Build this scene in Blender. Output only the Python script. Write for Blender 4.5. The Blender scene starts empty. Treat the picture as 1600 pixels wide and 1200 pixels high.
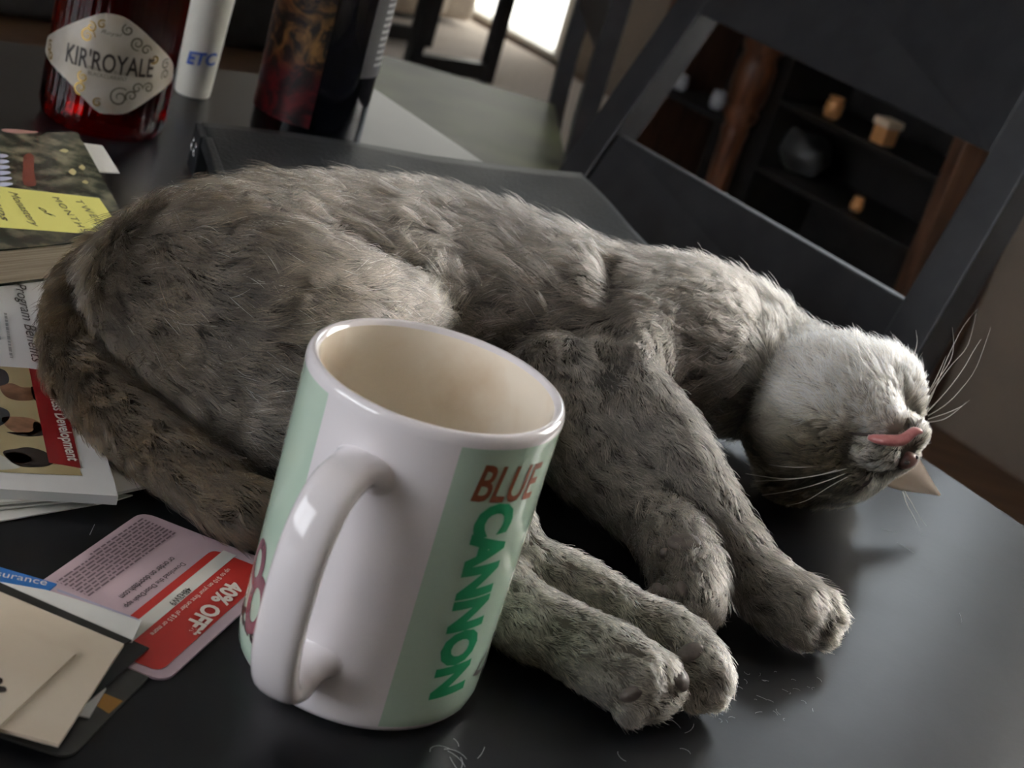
import bpy, bmesh, math, random
import numpy as np
from mathutils import Vector, Matrix
random.seed(7); rng = np.random.default_rng(7)
scn = bpy.context.scene
# ------------------------------------------------------------------ camera
FPX = 2400.0; PITCH = math.radians(21.6); ROLL = math.radians(17.14); CH = 0.288
Fc = np.array([0, math.cos(PITCH), -math.sin(PITCH)])
U0 = np.array([0, math.sin(PITCH), math.cos(PITCH)]); R0 = np.array([1., 0, 0])
Xc = math.cos(ROLL)*R0 + math.sin(ROLL)*U0
Yc = -math.sin(ROLL)*R0 + math.cos(ROLL)*U0
CP = np.array([0, 0, CH])
def ray(x, y): return Fc + Xc*(x-800)/FPX - Yc*(y-600)/FPX
def at(x, y, z=0.0):
    d = ray(x, y); return CP + d*(z-CH)/d[2]
def proj(P):
    v = np.array(P)-CP; return 800+FPX*(v@Xc)/(v@Fc), 600-FPX*(v@Yc)/(v@Fc)
cam = bpy.data.cameras.new('camera'); camo = bpy.data.objects.new('camera', cam)
scn.collection.objects.link(camo); scn.camera = camo
m = Matrix(((Xc[0], Yc[0], -Fc[0], 0), (Xc[1], Yc[1], -Fc[1], 0), (Xc[2], Yc[2], -Fc[2], CH), (0, 0, 0, 1)))
camo.matrix_world = m
cam.sensor_width = 36; cam.lens = FPX/1600*36; cam.clip_start = 0.02; cam.clip_end = 60
cam.dof.use_dof = True; cam.dof.focus_distance = 0.60; cam.dof.aperture_fstop = 19.0
# ------------------------------------------------------------------ table frame: origin on the table's long edge, s outward, t along the edge away
_a = at(590, 140); _b = at(1600, 817)
D1 = (_a-_b)/np.linalg.norm(_a-_b); N1 = np.array([D1[1], -D1[0], 0]); OB = _b.copy()
def st(s, t, z=0.0): return OB + N1*s + D1*t + np.array([0, 0, z])
def tost(P): P = np.array(P); return float((P-OB)@N1), float((P-OB)@D1)
ROOMROT = math.atan2(N1[1], N1[0])
ZF = -0.745; ZC = 1.85
# ------------------------------------------------------------------ light and world
w = bpy.data.worlds.new('world'); scn.world = w; w.use_nodes = True
w.node_tree.nodes['Background'].inputs[0].default_value = (0.75, 0.85, 1, 1)
w.node_tree.nodes['Background'].inputs[1].default_value = 0.25
scn.view_settings.view_transform = 'Standard'; scn.view_settings.look = 'None'
scn.view_settings.exposure = 0.15; scn.view_settings.gamma = 1.0
scn.view_settings.use_curve_mapping = False
def area(name, loc, target, sx, sy, power, col):
    l = bpy.data.lights.new(name, 'AREA'); l.shape = 'RECTANGLE'; l.size = sx; l.size_y = sy; l.energy = power; l.color = col
    o = bpy.data.objects.new(name, l); scn.collection.objects.link(o); o.location = loc
    o.rotation_euler = (Vector(target)-Vector(loc)).to_track_quat('-Z', 'Y').to_euler(); return o
# window openings (s, t, z ranges) in the room frame
SN = 2.0      # near part of the wall behind the chair
SF = 3.05     # far part, with the glass door
TSTEP = 2.35
KEYW = (-0.55, 0.65, 0.30, 1.60)     # t0,t1,z0,z1  in wall s=SN
SIDEW = (1.20, 2.10, 0.72, 1.60)     # second, shaded window in the same wall
DOORW = (4.25, 5.9, ZF+0.02, 1.45)    # in wall s=SF
TL = 6.0                              # far end wall
TR = -2.2                             # near end wall (behind the camera, right)
SL = -3.0                             # long wall behind the camera, left
FILLW = (-0.6, 1.6, 0.3, 1.5)         # in wall s=SL
def wlight(name, s, t0, t1, z0, z1, inward, power, col):
    c = st(s, (t0+t1)/2, (z0+z1)/2)
    return area(name, c, c+N1*inward, t1-t0, z1-z0, power, col)
KEY = wlight('daylight_high_window', SN+0.09, *KEYW, -1, 82, (1.0, 0.97, 0.92))
SIDE = wlight('daylight_shaded_window', SN+0.09, *SIDEW, -1, 15, (0.86, 0.94, 1.0))
DOOR = wlight('daylight_glass_door', SF+0.09, *DOORW, -1, 30, (1.0, 0.98, 0.88))
FILL = wlight('daylight_side_window', SL-0.09, *FILLW, 1, 41, (0.93, 0.95, 1.0))

# ------------------------------------------------------------------ helpers
def principled(name, base, rough=0.5, metal=0.0, spec=0.5, coat=0.0, trans=0.0, ior=1.5, emis=None, emst=0, sheen=0.0, alpha=1.0):
    mt = bpy.data.materials.new(name); mt.use_nodes = True
    p = mt.node_tree.nodes['Principled BSDF']
    p.inputs['Base Color'].default_value = (*base, 1); p.inputs['Roughness'].default_value = rough
    p.inputs['Metallic'].default_value = metal; p.inputs['Specular IOR Level'].default_value = spec
    p.inputs['Coat Weight'].default_value = coat; p.inputs['Coat Roughness'].default_value = 0.05
    p.inputs['Transmission Weight'].default_value = trans; p.inputs['IOR'].default_value = ior
    p.inputs['Sheen Weight'].default_value = sheen; p.inputs['Alpha'].default_value = alpha
    if emis: p.inputs['Emission Color'].default_value = (*emis, 1); p.inputs['Emission Strength'].default_value = emst
    return mt
def noisy(mt, c1, c2, scale=20, detail=4, stretch=(1, 1, 1), bump=0.0, rough=None, lo=0.35, hi=0.65, bscale=None):
    """procedural colour variation, optional bump and roughness variation"""
    nt = mt.node_tree; N = nt.nodes; L = nt.links; p = N['Principled BSDF']
    tc = N.new('ShaderNodeTexCoord'); mp = N.new('ShaderNodeMapping'); mp.inputs['Scale'].default_value = stretch
    no = N.new('ShaderNodeTexNoise'); no.inputs['Scale'].default_value = scale; no.inputs['Detail'].default_value = detail
    cr = N.new('ShaderNodeValToRGB'); cr.color_ramp.elements[0].position = lo; cr.color_ramp.elements[1].position = hi
    cr.color_ramp.elements[0].color = (*c1, 1); cr.color_ramp.elements[1].color = (*c2, 1)
    L.new(tc.outputs['Object'], mp.inputs['Vector']); L.new(mp.outputs[0], no.inputs['Vector'])
    L.new(no.outputs['Fac'], cr.inputs[0]); L.new(cr.outputs[0], p.inputs['Base Color'])
    if bump:
        b = N.new('ShaderNodeBump'); b.inputs['Strength'].default_value = bump; b.inputs['Distance'].default_value = 0.002
        n2 = no
        if bscale:
            n2 = N.new('ShaderNodeTexNoise'); n2.inputs['Scale'].default_value = bscale; L.new(mp.outputs[0], n2.inputs['Vector'])
        L.new(n2.outputs['Fac'], b.inputs['Height']); L.new(b.outputs[0], p.inputs['Normal'])
    if rough:
        mr = N.new('ShaderNodeMapRange'); mr.inputs['From Min'].default_value = 0.3; mr.inputs['From Max'].default_value = 0.7
        mr.inputs['To Min'].default_value = rough[0]; mr.inputs['To Max'].default_value = rough[1]
        L.new(no.outputs['Fac'], mr.inputs['Value']); L.new(mr.outputs[0], p.inputs['Roughness'])
    return mt
def link(o, parent=None):
    scn.collection.objects.link(o)
    if parent is not None: o.parent = parent
    return o
def props(o, label=None, cat=None, group=None, kind=None):
    for k, v in (('label', label), ('category', cat), ('group', group), ('kind', kind)):
        if v: o[k] = v
    return o
def thing(name, label, cat, loc=(0, 0, 0), rotz=0.0, group=None):
    o = bpy.data.objects.new(name, None); o.empty_display_size = 0.02; link(o)
    o.location = Vector(loc); o.rotation_euler = (0, 0, rotz); o.matrix_basis = Matrix.Translation(Vector(loc)) @ Matrix.Rotation(rotz, 4, 'Z')
    return props(o, label, cat, group)
def W2L(parent):
    """world -> parent's frame"""
    mw = Matrix.Identity(4); q = parent
    while q is not None:
        mw = q.matrix_basis @ mw; q = q.parent
    return mw.inverted()
def obj(name, verts, faces, mat, parent=None, smooth=False, world=True, bevel=0.0, bseg=2):
    me = bpy.data.meshes.new(name); V = [tuple(map(float, v)) for v in verts]
    if parent is not None and world:
        mi = W2L(parent); V = [tuple(mi @ Vector(v)) for v in V]
    me.from_pydata(V, [], [tuple(f) for f in faces]); me.update()
    bm = bmesh.new(); bm.from_mesh(me)
    bmesh.ops.recalc_face_normals(bm, faces=bm.faces); bm.to_mesh(me); bm.free()
    for mm in (mat if isinstance(mat, list) else [mat]): me.materials.append(mm)
    if smooth: me.polygons.foreach_set('use_smooth', [True]*len(me.polygons))
    o = bpy.data.objects.new(name, me); link(o, parent)
    if bevel:
        md = o.modifiers.new('bevel', 'BEVEL'); md.width = bevel; md.segments = bseg; md.limit_method = 'ANGLE'; md.harden_normals = False
    return o
BOXF = [(0, 1, 2, 3), (7, 6, 5, 4), (0, 4, 5, 1), (1, 5, 6, 2), (2, 6, 7, 3), (3, 7, 4, 0)]
def boxst(s0, s1, t0, t1, z0, z1):
    return [st(s0, t0, z0), st(s1, t0, z0), st(s1, t1, z0), st(s0, t1, z0), st(s0, t0, z1), st(s1, t0, z1), st(s1, t1, z1), st(s0, t1, z1)]
def boxes(lst):
    V, F = [], []
    for b in lst:
        n = len(V); V += boxst(*b); F += [tuple(i+n for i in f) for f in BOXF]
    return V, F
def hexa(a, b, wdir, hdir, wa, ha):
    """bar from a to b with half sizes"""
    a, b, wdir, hdir = map(np.array, (a, b, wdir, hdir)); V = []
    for p in (a, b):
        for sx, sy in ((-1, -1), (1, -1), (1, 1), (-1, 1)): V.append(p+wdir*wa*sx+hdir*ha*sy)
    return V, BOXF
def lathe(profile, seg=64, c=(0, 0, 0), close=False, closeprofile=False):
    V, F = [], []
    n = len(profile)
    for j in range(seg):
        a = 2*math.pi*j/seg
        for r, z in profile: V.append((c[0]+r*math.cos(a), c[1]+r*math.sin(a), c[2]+z))
    for j in range(seg):
        k = (j+1) % seg
        for i in range(n-1 if not closeprofile else n):
            F.append((j*n+i, k*n+i, k*n+(i+1) % n, j*n+(i+1) % n))
    if close:
        F.append(tuple(j*n for j in range(seg))); F.append(tuple(j*n+n-1 for j in reversed(range(seg))))
    return V, F
def tube(pts, rad, seg=8, cap=True, flat=None):
    pts = [np.array(p, float) for p in pts]; n = len(pts); V, F = [], []
    rad = rad if hasattr(rad, '__len__') else [rad]*n
    up = np.array([0, 0, 1.0]); prev = None
    for i, p in enumerate(pts):
        t = pts[min(i+1, n-1)]-pts[max(i-1, 0)]; t /= np.linalg.norm(t)+1e-12
        if prev is None:
            s = np.cross(t, up)
            if np.linalg.norm(s) < 1e-3: s = np.cross(t, [1, 0, 0])
        else: s = prev-t*(prev@t)
        s /= np.linalg.norm(s); u = np.cross(s, t); prev = s
        for k in range(seg):
            a = 2*math.pi*k/seg; V.append(p+s*math.cos(a)*rad[i]+u*math.sin(a)*rad[i]*(flat or 1))
    for i in range(n-1):
        for k in range(seg):
            F.append((i*seg+k, i*seg+(k+1) % seg, (i+1)*seg+(k+1) % seg, (i+1)*seg+k))
    if cap: F.append(tuple(range(seg))); F.append(tuple((n-1)*seg+k for k in reversed(range(seg))))
    return V, F
def join(*vf):
    V, F = [], []
    for v, f in vf:
        n = len(V); V += list(v); F += [tuple(i+n for i in ff) for ff in f]
    return V, F
def ellipsoid(c, ax, nu=20, nv=12):
    """ax: three axis vectors"""
    V, F = [], []; c = np.array(c); ax = [np.array(a) for a in ax]
    for i in range(nv+1):
        th = math.pi*i/nv
        for j in range(nu):
            ph = 2*math.pi*j/nu
            V.append(c+ax[0]*math.sin(th)*math.cos(ph)+ax[1]*math.sin(th)*math.sin(ph)+ax[2]*math.cos(th))
    for i in range(nv):
        for j in range(nu): F.append((i*nu+j, i*nu+(j+1) % nu, (i+1)*nu+(j+1) % nu, (i+1)*nu+j))
    return V, F
def spline(P, n):
    P = np.array(P, float); m_ = len(P); out = []
    for k in range(n):
        u = k/(n-1)*(m_-1); i = min(int(u), m_-2); f = u-i
        p0, p1, p2, p3 = P[max(i-1, 0)], P[i], P[i+1], P[min(i+2, m_-1)]
        out.append(.5*((2*p1)+(-p0+p2)*f+(2*p0-5*p1+4*p2-p3)*f*f+(-p0+3*p1-3*p2+p3)*f**3))
    return np.array(out)

# ---- flat print: 2D meshes mapped on a plane or a cylinder
def text2d(body, shear=0.0, bold=0.0, spacing=1.0):
    cu = bpy.data.curves.new('t', 'FONT'); cu.body = body; cu.shear = shear; cu.offset = bold; cu.space_character = spacing; cu.resolution_u = 3
    o = bpy.data.objects.new('t', cu); scn.collection.objects.link(o)
    dg = bpy.context.evaluated_depsgraph_get(); me = o.evaluated_get(dg).to_mesh()
    V = np.array([v.co[:2] for v in me.vertices]).reshape(-1, 2); F = [tuple(p.vertices) for p in me.polygons]
    o.evaluated_get(dg).to_mesh_clear(); bpy.data.objects.remove(o); bpy.data.curves.remove(cu)
    return V, F
def norm01(V):
    lo, hi = V.min(0), V.max(0); return (V-lo)/(hi-lo)
def sliced(V, F, stepx=None, stepy=None):
    bm = bmesh.new(); vs = [bm.verts.new((v[0], v[1], 0)) for v in V]
    for f in F:
        try: bm.faces.new([vs[i] for i in f])
        except ValueError: pass
    for step, ax in ((stepx, 0), (stepy, 1)):
        if not step: continue
        lo = min(v.co[ax] for v in bm.verts); hi = max(v.co[ax] for v in bm.verts); x = math.floor(lo/step)*step+step
        while x < hi:
            n = [0, 0, 0]; n[ax] = 1; c = [0, 0, 0]; c[ax] = x
            bmesh.ops.bisect_plane(bm, geom=bm.verts[:]+bm.edges[:]+bm.faces[:], dist=1e-7, plane_co=c, plane_no=n); x += step
    bm.verts.index_update(); V2 = np.array([v.co[:2] for v in bm.verts]); F2 = [tuple(v.index for v in f.verts) for f in bm.faces]; bm.free()
    return V2, F2
def print_obj(name, V3, F, mat, parent, label=None):
    o = obj(name, V3, F, mat, parent); props(o, label); return o
def plane_text(body, pa, pb, height, z, mat, parent, name='lettering', flip=False, lift=0.0002, label=None, **kw):
    """text with its baseline from pixel pa to pixel pb (both on the plane z), letters `height` metres tall"""
    V, F = text2d(body, **kw); V = norm01(V)
    A = at(*pa, z); B = at(*pb, z); b = B-A; L = np.linalg.norm(b); b /= L; u = np.array([-b[1], b[0], 0])
    P = [A+b*v[0]*L+u*v[1]*height+np.array([0, 0, lift]) for v in V]
    return print_obj(name, P, F, mat, parent, label)
def lines_mesh(pa, pb, n, pitch, thick, z, lift=0.0002, gaps=3):
    """rows of illegible fine print, as broken bars"""
    A = at(*pa, z); B = at(*pb, z); b = B-A; L = np.linalg.norm(b); b /= L; u = np.array([-b[1], b[0], 0]); V, F = [], []
    r = random.Random(3)
    for i in range(n):
        x = 0
        while x < L*(1 if i < n-1 else .6):
            wl = r.uniform(.0012, .005); e = min(x+wl, L); k = len(V)
            for xx, yy in ((x, 0), (e, 0), (e, thick), (x, thick)): V.append(A+b*xx-u*(i*pitch)+u*yy+np.array([0, 0, lift]))
            F.append((k, k+1, k+2, k+3)); x = e+.0008
    return V, F
def poly_plate(name, pix, z, th, mat, parent=None, rounded=0.0, world_pts=None, curl=0):
    """a sheet or card whose top face has the given outline (pixels on plane z)"""
    P = world_pts if world_pts is not None else [at(x, y, z) for x, y in pix]
    P = [np.array(p) for p in P]
    if rounded:
        Q = []
        n = len(P)
        for i in range(n):
            p, a, b = P[i], P[i-1], P[(i+1) % n]
            da = (a-p)/np.linalg.norm(a-p); db = (b-p)/np.linalg.norm(b-p)
            ca = p+da*rounded; cb = p+db*rounded
            for k in range(7):
                t = k/6; Q.append((1-t)**2*ca+2*t*(1-t)*p+t*t*cb)
        P = Q
    n = len(P); V = P+[p-np.array([0, 0, th]) for p in P]
    F = [tuple(range(n)), tuple(range(2*n-1, n-1, -1))]+[(i, (i+1) % n, n+(i+1) % n, n+i) for i in range(n)]
    return obj(name, V, F, mat, parent)
class Cyl:
    def __init__(s, c, R, slope=0.0): s.c = np.array(c, float); s.R = R; s.slope = slope
    def hit(s, px, py):
        """ray through a pixel -> (theta, z) on the cylinder"""
        d = ray(px, py); o = CP-s.c; a = d[0]**2+d[1]**2; b = 2*(o[0]*d[0]+o[1]*d[1]); c = o[0]**2+o[1]**2-s.R**2
        disc = max(b*b-4*a*c, 0); t = (-b-math.sqrt(disc))/(2*a); P = o+d*t
        return math.atan2(P[1], P[0]), P[2]
    def pt(s, th, z, off=0.0): r = s.R+off+s.slope*z; return s.c+np.array([r*math.cos(th), r*math.sin(th), z])
def cyl_text(cyl, body, pa, pb, height, mat, parent, name='lettering', off=0.00015, label=None, step=.0015, **kw):
    V, F = text2d(body, **kw); V = norm01(V)
    ta, za = cyl.hit(*pa); tb, zb = cyl.hit(*pb)
    A = np.array([ta*cyl.R, za]); B = np.array([tb*cyl.R, zb]); b = B-A; L = np.linalg.norm(b); b /= L; u = np.array([-b[1], b[0]])
    V = np.array([A+b*v[0]*L+u*v[1]*height for v in V]); V, F = sliced(V, F, step)
    return print_obj(name, [cyl.pt(v[0]/cyl.R, v[1], off) for v in V], F, mat, parent, label)
def cyl_poly(cyl, pix, mat, parent, name, off=0.0001, uv=None, label=None):
    Q = uv if uv is not None else [(lambda h: (h[0]*cyl.R, h[1]))(cyl.hit(*p)) for p in pix]
    V, F = sliced(Q, [tuple(range(len(Q)))], .002)
    return print_obj(name, [cyl.pt(v[0]/cyl.R, v[1], off) for v in V], F, mat, parent, label)
def ribbon2d(pts, wd):
    pts = np.array(pts); V, F = [], []; n = len(pts)
    for i in range(n):
        t = pts[min(i+1, n-1)]-pts[max(i-1, 0)]; t = t/(np.linalg.norm(t)+1e-9); q = np.array([-t[1], t[0]])
        ww = wd*(.35+.65*math.sin(math.pi*min(1, .15+i/(n-1)*.85)))
        V += [pts[i]+q*ww/2, pts[i]-q*ww/2]
    for i in range(n-1): F.append((2*i, 2*i+1, 2*i+3, 2*i+2))
    return V, F

# ------------------------------------------------------------------ materials
M_black = noisy(principled('black_lacquer', (.006, .0065, .008), .30, spec=.28), (.005, .0055, .007), (.009, .010, .012), 30, 5, bump=.01, bscale=300)
M_chair = noisy(principled('black_painted_wood', (.012, .013, .016), .42), (.010, .011, .014), (.018, .019, .022), 40, 4, bump=.04)
M_edge = noisy(principled('worn_edge_wood', (.03, .015, .012), .3), (.008, .007, .007), (.10, .04, .03), 22, 5, lo=.5, hi=.8)
M_wall = noisy(principled('wall_paint', (.24, .2, .16), .9), (.22, .185, .15), (.26, .215, .17), 6, 3, bump=.05)
M_floor = noisy(principled('dark_wood_floor', (.10, .055, .03), .45), (.07, .035, .018), (.14, .08, .045), 5, 6, stretch=(1, 12, 1), bump=.05)
M_rug = noisy(principled('beige_rug', (.5, .42, .36), 1, sheen=.3), (.42, .35, .30), (.55, .47, .40), 60, 4, bump=.4)
M_white = principled('white_paint', (.75, .74, .70), .4)
M_ceil = principled('ceiling_paint', (.42, .40, .37), .9)
M_glassp = principled('window_glass', (1, 1, 1), .02, trans=1.0, ior=1.02, spec=.1)

# ------------------------------------------------------------------ room
props(obj('floor', *boxes([(SL-.2, SF+.3, TR-.2, TL+.2, ZF-.05, ZF)]), M_floor), kind='structure')
props(obj('ceiling', *boxes([(SL-.2, SF+.3, TR-.2, TL+.2, ZC, ZC+.05)]), M_ceil), kind='structure')
def wall_hole_s(name, s, t0, t1, hole, mat=M_wall, th=.08, outward=1):
    a, b, c, d = hole; s2 = s+th*outward; s0, s1 = min(s, s2), max(s, s2)
    L = [(s0, s1, t0, a, ZF, ZC), (s0, s1, b, t1, ZF, ZC), (s0, s1, a, b, d, ZC)]
    if c > ZF+.03: L.append((s0, s1, a, b, ZF, c))
    return props(obj(name, *boxes(L), mat), kind='structure')
def wall_two(name, s, t0, t1, A, B, mat=M_wall, th=.08):
    L = [(s, s+th, t0, A[0], ZF, ZC), (s, s+th, A[1], B[0], ZF, ZC), (s, s+th, B[1], t1, ZF, ZC)]
    for q in (A, B): L += [(s, s+th, q[0], q[1], ZF, q[2]), (s, s+th, q[0], q[1], q[3], ZC)]
    return props(obj(name, *boxes(L), mat), kind='structure')
wall_two('wall_right', SN, TR, TSTEP, KEYW, SIDEW)
wall_hole_s('wall_back', SF, TSTEP-.08, TL, DOORW)
props(obj('wall_return', *boxes([(SN, SF+.08, TSTEP-.08, TSTEP, ZF, ZC)]), M_wall), kind='structure')
wall_hole_s('wall_left', SL, TR, TL, FILLW, outward=-1)
props(obj('wall_far', *boxes([(SL, SF+.08, TL, TL+.08, ZF, ZC)]), M_wall), kind='structure')
props(obj('wall_near', *boxes([(SL, SN+.08, TR-.08, TR, ZF, ZC)]), M_wall), kind='structure')
props(obj('baseboard_back', *boxes([(SF-.012, SF, TSTEP, DOORW[0]-.06, ZF, ZF+.09), (SF-.012, SF, DOORW[1]+.06, TL, ZF, ZF+.09)]), M_wall), kind='structure')
def window(name, s, hole, nm, cols, rows):
    a, b, c, d = hole; f = .045
    L = [(s-.01, s+.07, a-f, a+.01, c, d), (s-.01, s+.07, b-.01, b+f, c, d), (s-.01, s+.07, a-f, b+f, d-.01, d+f), (s-.01, s+.07, a-f, b+f, c-f if c > ZF+.1 else c-.01, c+.01)]
    for i in range(1, cols): x = a+(b-a)*i/cols; L.append((s+.02, s+.05, x-.02, x+.02, c, d))
    for i in range(1, rows): x = c+(d-c)*i/rows; L.append((s+.02, s+.05, a, b, x-.015, x+.015))
    o = props(obj(name, *boxes(L), M_white), kind='structure')
    g = obj('pane', *boxes([(s+.033, s+.037, a, b, c, d)]), M_glassp, o)
    return o
window('window_1', SN, KEYW, 'window', 2, 2); window('window_3', SN, SIDEW, 'window', 2, 1); window('door_1', SF, DOORW, 'door', 2, 1); window('window_2', SL-.06, FILLW, 'window', 3, 1)

# ------------------------------------------------------------------ dining table
TT = 0.706    # far edge along t
TN = -1.05; TW = 1.15
tb = thing('dining_table', 'large black lacquered dining table with worn edge carrying the cat and mug', 'table', st(-TW/2, -.1, ZF))
# top with a rounded long edge
def tabletop():
    V, F = boxes([(-TW, -.004, TN, TT-.004, -.028, 0)]); return V, F
o = obj('tabletop', *boxes([(-TW, 0, TN, TT, -.028, 0)]), M_black, tb, bevel=.004, bseg=4)
obj('worn_edge', *boxes([(-.0035, .0012, TN+.01, TT-.004, -.0075, -.0015)]), M_edge, tb, bevel=.001)
obj('apron', *boxes([(-TW+.06, -.06, TN+.06, TN+.08, -.10, -.028), (-TW+.06, -.06, TT-.08, TT-.06, -.10, -.028), (-TW+.06, -TW+.08, TN+.06, TT-.06, -.10, -.028), (-.08, -.06, TN+.06, TT-.06, -.10, -.028)]), M_chair, tb)
for s_, t_ in ((-.09, TN+.09), (-.09, TT-.09), (-TW+.09, TN+.09), (-TW+.09, TT-.09)):
    obj('leg', *boxes([(s_-.035, s_+.035, t_-.035, t_+.035, ZF, -.028)]), M_chair, tb, bevel=.003)

# ------------------------------------------------------------------ dining chair (near)
def chair(label, s, t, rot, group, seatext=0.0, lower=(-.10, -.014), crest=(.112, .232), lean=(.24, .42), width=.38, slat=False, seatmat=None):
    """s,t = inner foot of the back plane centre, in the table frame; back leans outward"""
    c = thing('dining_chair', label, 'chair', st(s, t, ZF), 0, group)
    n = N1*math.cos(rot)+D1*math.sin(rot); d = -N1*math.sin(rot)+D1*math.cos(rot); up = np.array([0, 0, 1.])
    base = st(s, t, 0); hw = width/2; pw = .019; pd = .016
    zs = -.29
    def P(a, b, z):   # a: outward, b: sideways
        return base+n*a+d*b+up*z
    def bk(z, b=0.0):
        f = min(max((b+hw)/(2*hw), 0), 1); tl = math.tan(lean[0]*(1-f)+lean[1]*f)
        return (z+.014)*tl if z > -.25 else (-.25+.014)*tl+(-.25-z)*.12
    for sg in (-1, 1):
        b = sg*(hw+pw); zt = crest[1]+.01
        ring = []
        for z in (ZF, -.29, -.2, zt):
            a = bk(z, b)+pd
            ring.append(P(a, b, z))
        V, F = [], []
        for p in ring:
            for x, y in ((-1, -1), (1, -1), (1, 1), (-1, 1)): V.append(p+n*pd*x+d*pw*y)
        for i in range(3):
            for k in range(4): F.append((i*4+k, i*4+(k+1) % 4, i*4+4+(k+1) % 4, i*4+4+k))
        F += [(0, 1, 2, 3), (15, 14, 13, 12)]
        obj('back_post', V, F, M_chair, c, bevel=.0022)
        obj('front_leg', *hexa(P(-.40, sg*(hw-.0), ZF), P(-.40, sg*(hw-.0), zs-.02), n, d, .018, .018), M_chair, c, bevel=.002)
    def rail(nm, z0, z1, th=.0045, off=.006):
        V = []
        for z in (z0, z1):
            for x, y in ((0, -hw-.002), (0, hw+.002), (2*th, hw+.002), (2*th, -hw-.002)): V.append(P(bk(z, y)+off+x, y, z))
        obj(nm, V, BOXF, M_chair, c, bevel=.0016)
    rail('lower_rail', *lower); rail('crest_rail', *crest, th=.008, off=.0)
    if slat: rail('middle_rail', .035, .06)
    V = []
    for z in (zs-.02, zs+.008):
        for x, y in ((-.43, -hw-.02-seatext), (-.43, hw+.02), (bk(zs)+.01, hw), (bk(zs)+.01, -hw-seatext)): V.append(P(x, y, z))
    obj('seat', V, BOXF, seatmat or M_black, c, bevel=.004)
    for sg in (-1, 1):
        obj('side_apron', *hexa(P(-.38, sg*hw, zs-.05), P(bk(zs)-.0, sg*hw, zs-.05), d, up, .01, .028), M_chair, c)
        obj('stretcher', *hexa(P(-.38, sg*hw, -.60), P(.02, sg*hw, -.60), d, up, .008, .012), M_chair, c)
    obj('front_apron', *hexa(P(-.40, -hw+.018, zs-.05), P(-.40, hw-.018, zs-.05), n, up, .01, .028), M_chair, c)
    return c
r1 = ray(960, 210); r2 = ray(1410, 468)
tt = np.linalg.lstsq(np.stack([r1, -r2], 1), .38*D1, rcond=None)[0]
pA = CP+tt[0]*r1; pB = CP+tt[1]*r2; sA, tA = tost((pA+pB)/2)
chair('black dining chair drawn up behind the sleeping cat, its open ladder back leaning away', sA, tA, 0, 'black dining chairs')
_q = tost((-.0625, 2.64, 0))
_rot = math.radians(97.7)-math.atan2(D1[1], D1[0])
chair('black dining chair turned sideways beyond the table edge, its glossy seat mirroring the window', _q[0], _q[1], _rot, 'black dining chairs', lean=(.0, .0), width=.446, crest=(.16, .26), seatext=.16, seatmat=noisy(principled('reflection_tinted_seat', (.012, .013, .014), .4, spec=.04), (.03, .03, .022), (.06, .065, .035), 5, 2))  # greenish tones in the seat colour stand for mirrored surroundings
def on_s(px, py, s):
    d = ray(px, py); t = ((OB+N1*s-CP)@N1)/(d@N1); P = CP+d*t; return P, tost(P)[1]
# ------------------------------------------------------------------ background furniture
M_cab = noisy(principled('brown_cabinet_wood', (.07, .035, .02), .4), (.045, .02, .011), (.11, .055, .03), 8, 6, stretch=(6, 6, 1), bump=.05)
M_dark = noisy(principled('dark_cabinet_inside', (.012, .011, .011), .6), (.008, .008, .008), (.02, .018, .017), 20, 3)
M_col = noisy(principled('polished_red_wood', (.13, .05, .025), .3, coat=.3), (.05, .018, .010), (.19, .08, .04), 10, 4, stretch=(8, 8, 1))
CS = 1.74
_, tc0 = on_s(1478, 300, CS); tc1 = TSTEP-.06; ztop = .42
PC_, tcol = on_s(1150, 200, CS-.03)
cab = thing('sideboard', 'tall dark brown wooden sideboard with a turned column against the far wall', 'cabinet', st((CS+SN)/2, (tc0+tc1)/2, ZF))
for a_, b_ in ((tc0, tc0+.03), (tc1-.03, tc1)): obj('side_panel', *boxes([(CS, SN-.01, a_, b_, ZF, ztop)]), M_cab, cab, bevel=.003)
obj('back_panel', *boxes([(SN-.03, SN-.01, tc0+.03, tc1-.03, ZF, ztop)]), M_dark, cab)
ZU, ZL1, ZL2 = -.222, -.372, -.318     # shelf tops
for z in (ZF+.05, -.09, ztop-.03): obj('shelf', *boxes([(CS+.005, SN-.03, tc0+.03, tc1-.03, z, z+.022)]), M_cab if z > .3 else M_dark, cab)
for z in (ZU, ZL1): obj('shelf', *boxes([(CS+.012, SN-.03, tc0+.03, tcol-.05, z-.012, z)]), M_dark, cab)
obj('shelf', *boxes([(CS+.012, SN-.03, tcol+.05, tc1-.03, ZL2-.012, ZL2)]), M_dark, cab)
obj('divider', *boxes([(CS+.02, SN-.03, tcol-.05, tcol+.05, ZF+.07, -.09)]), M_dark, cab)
for k in range(2):
    t0 = tc0+.03+(tc1-tc0-.06)*k/2+.004; t1 = tc0+.03+(tc1-tc0-.06)*(k+1)/2-.004
    d_ = obj('door', *boxes([(CS-.012, CS+.004, t0, t1, -.062, ztop-.035)]), M_cab, cab, bevel=.003)
    obj('knob', *ellipsoid(st(CS-.03, t1-.05 if k == 0 else t0+.05, .2), [N1*.016, D1*.016, (0, 0, .016)]), M_col, d_, smooth=True)
pr = [(.034, ZF), (.040, ZF+.03), (.030, ZF+.06), (.026, -.50), (.027, -.34), (.031, -.315), (.026, -.305), (.036, -.29), (.040, -.275), (.034, -.262), (.040, -.25), (.044, -.215), (.043, -.17), (.036, -.15), (.044, -.135), (.046, -.12), (.046, -.092)]
V, F = lathe(pr, 48, st(CS-.03, tcol, 0), close=True)
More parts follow.
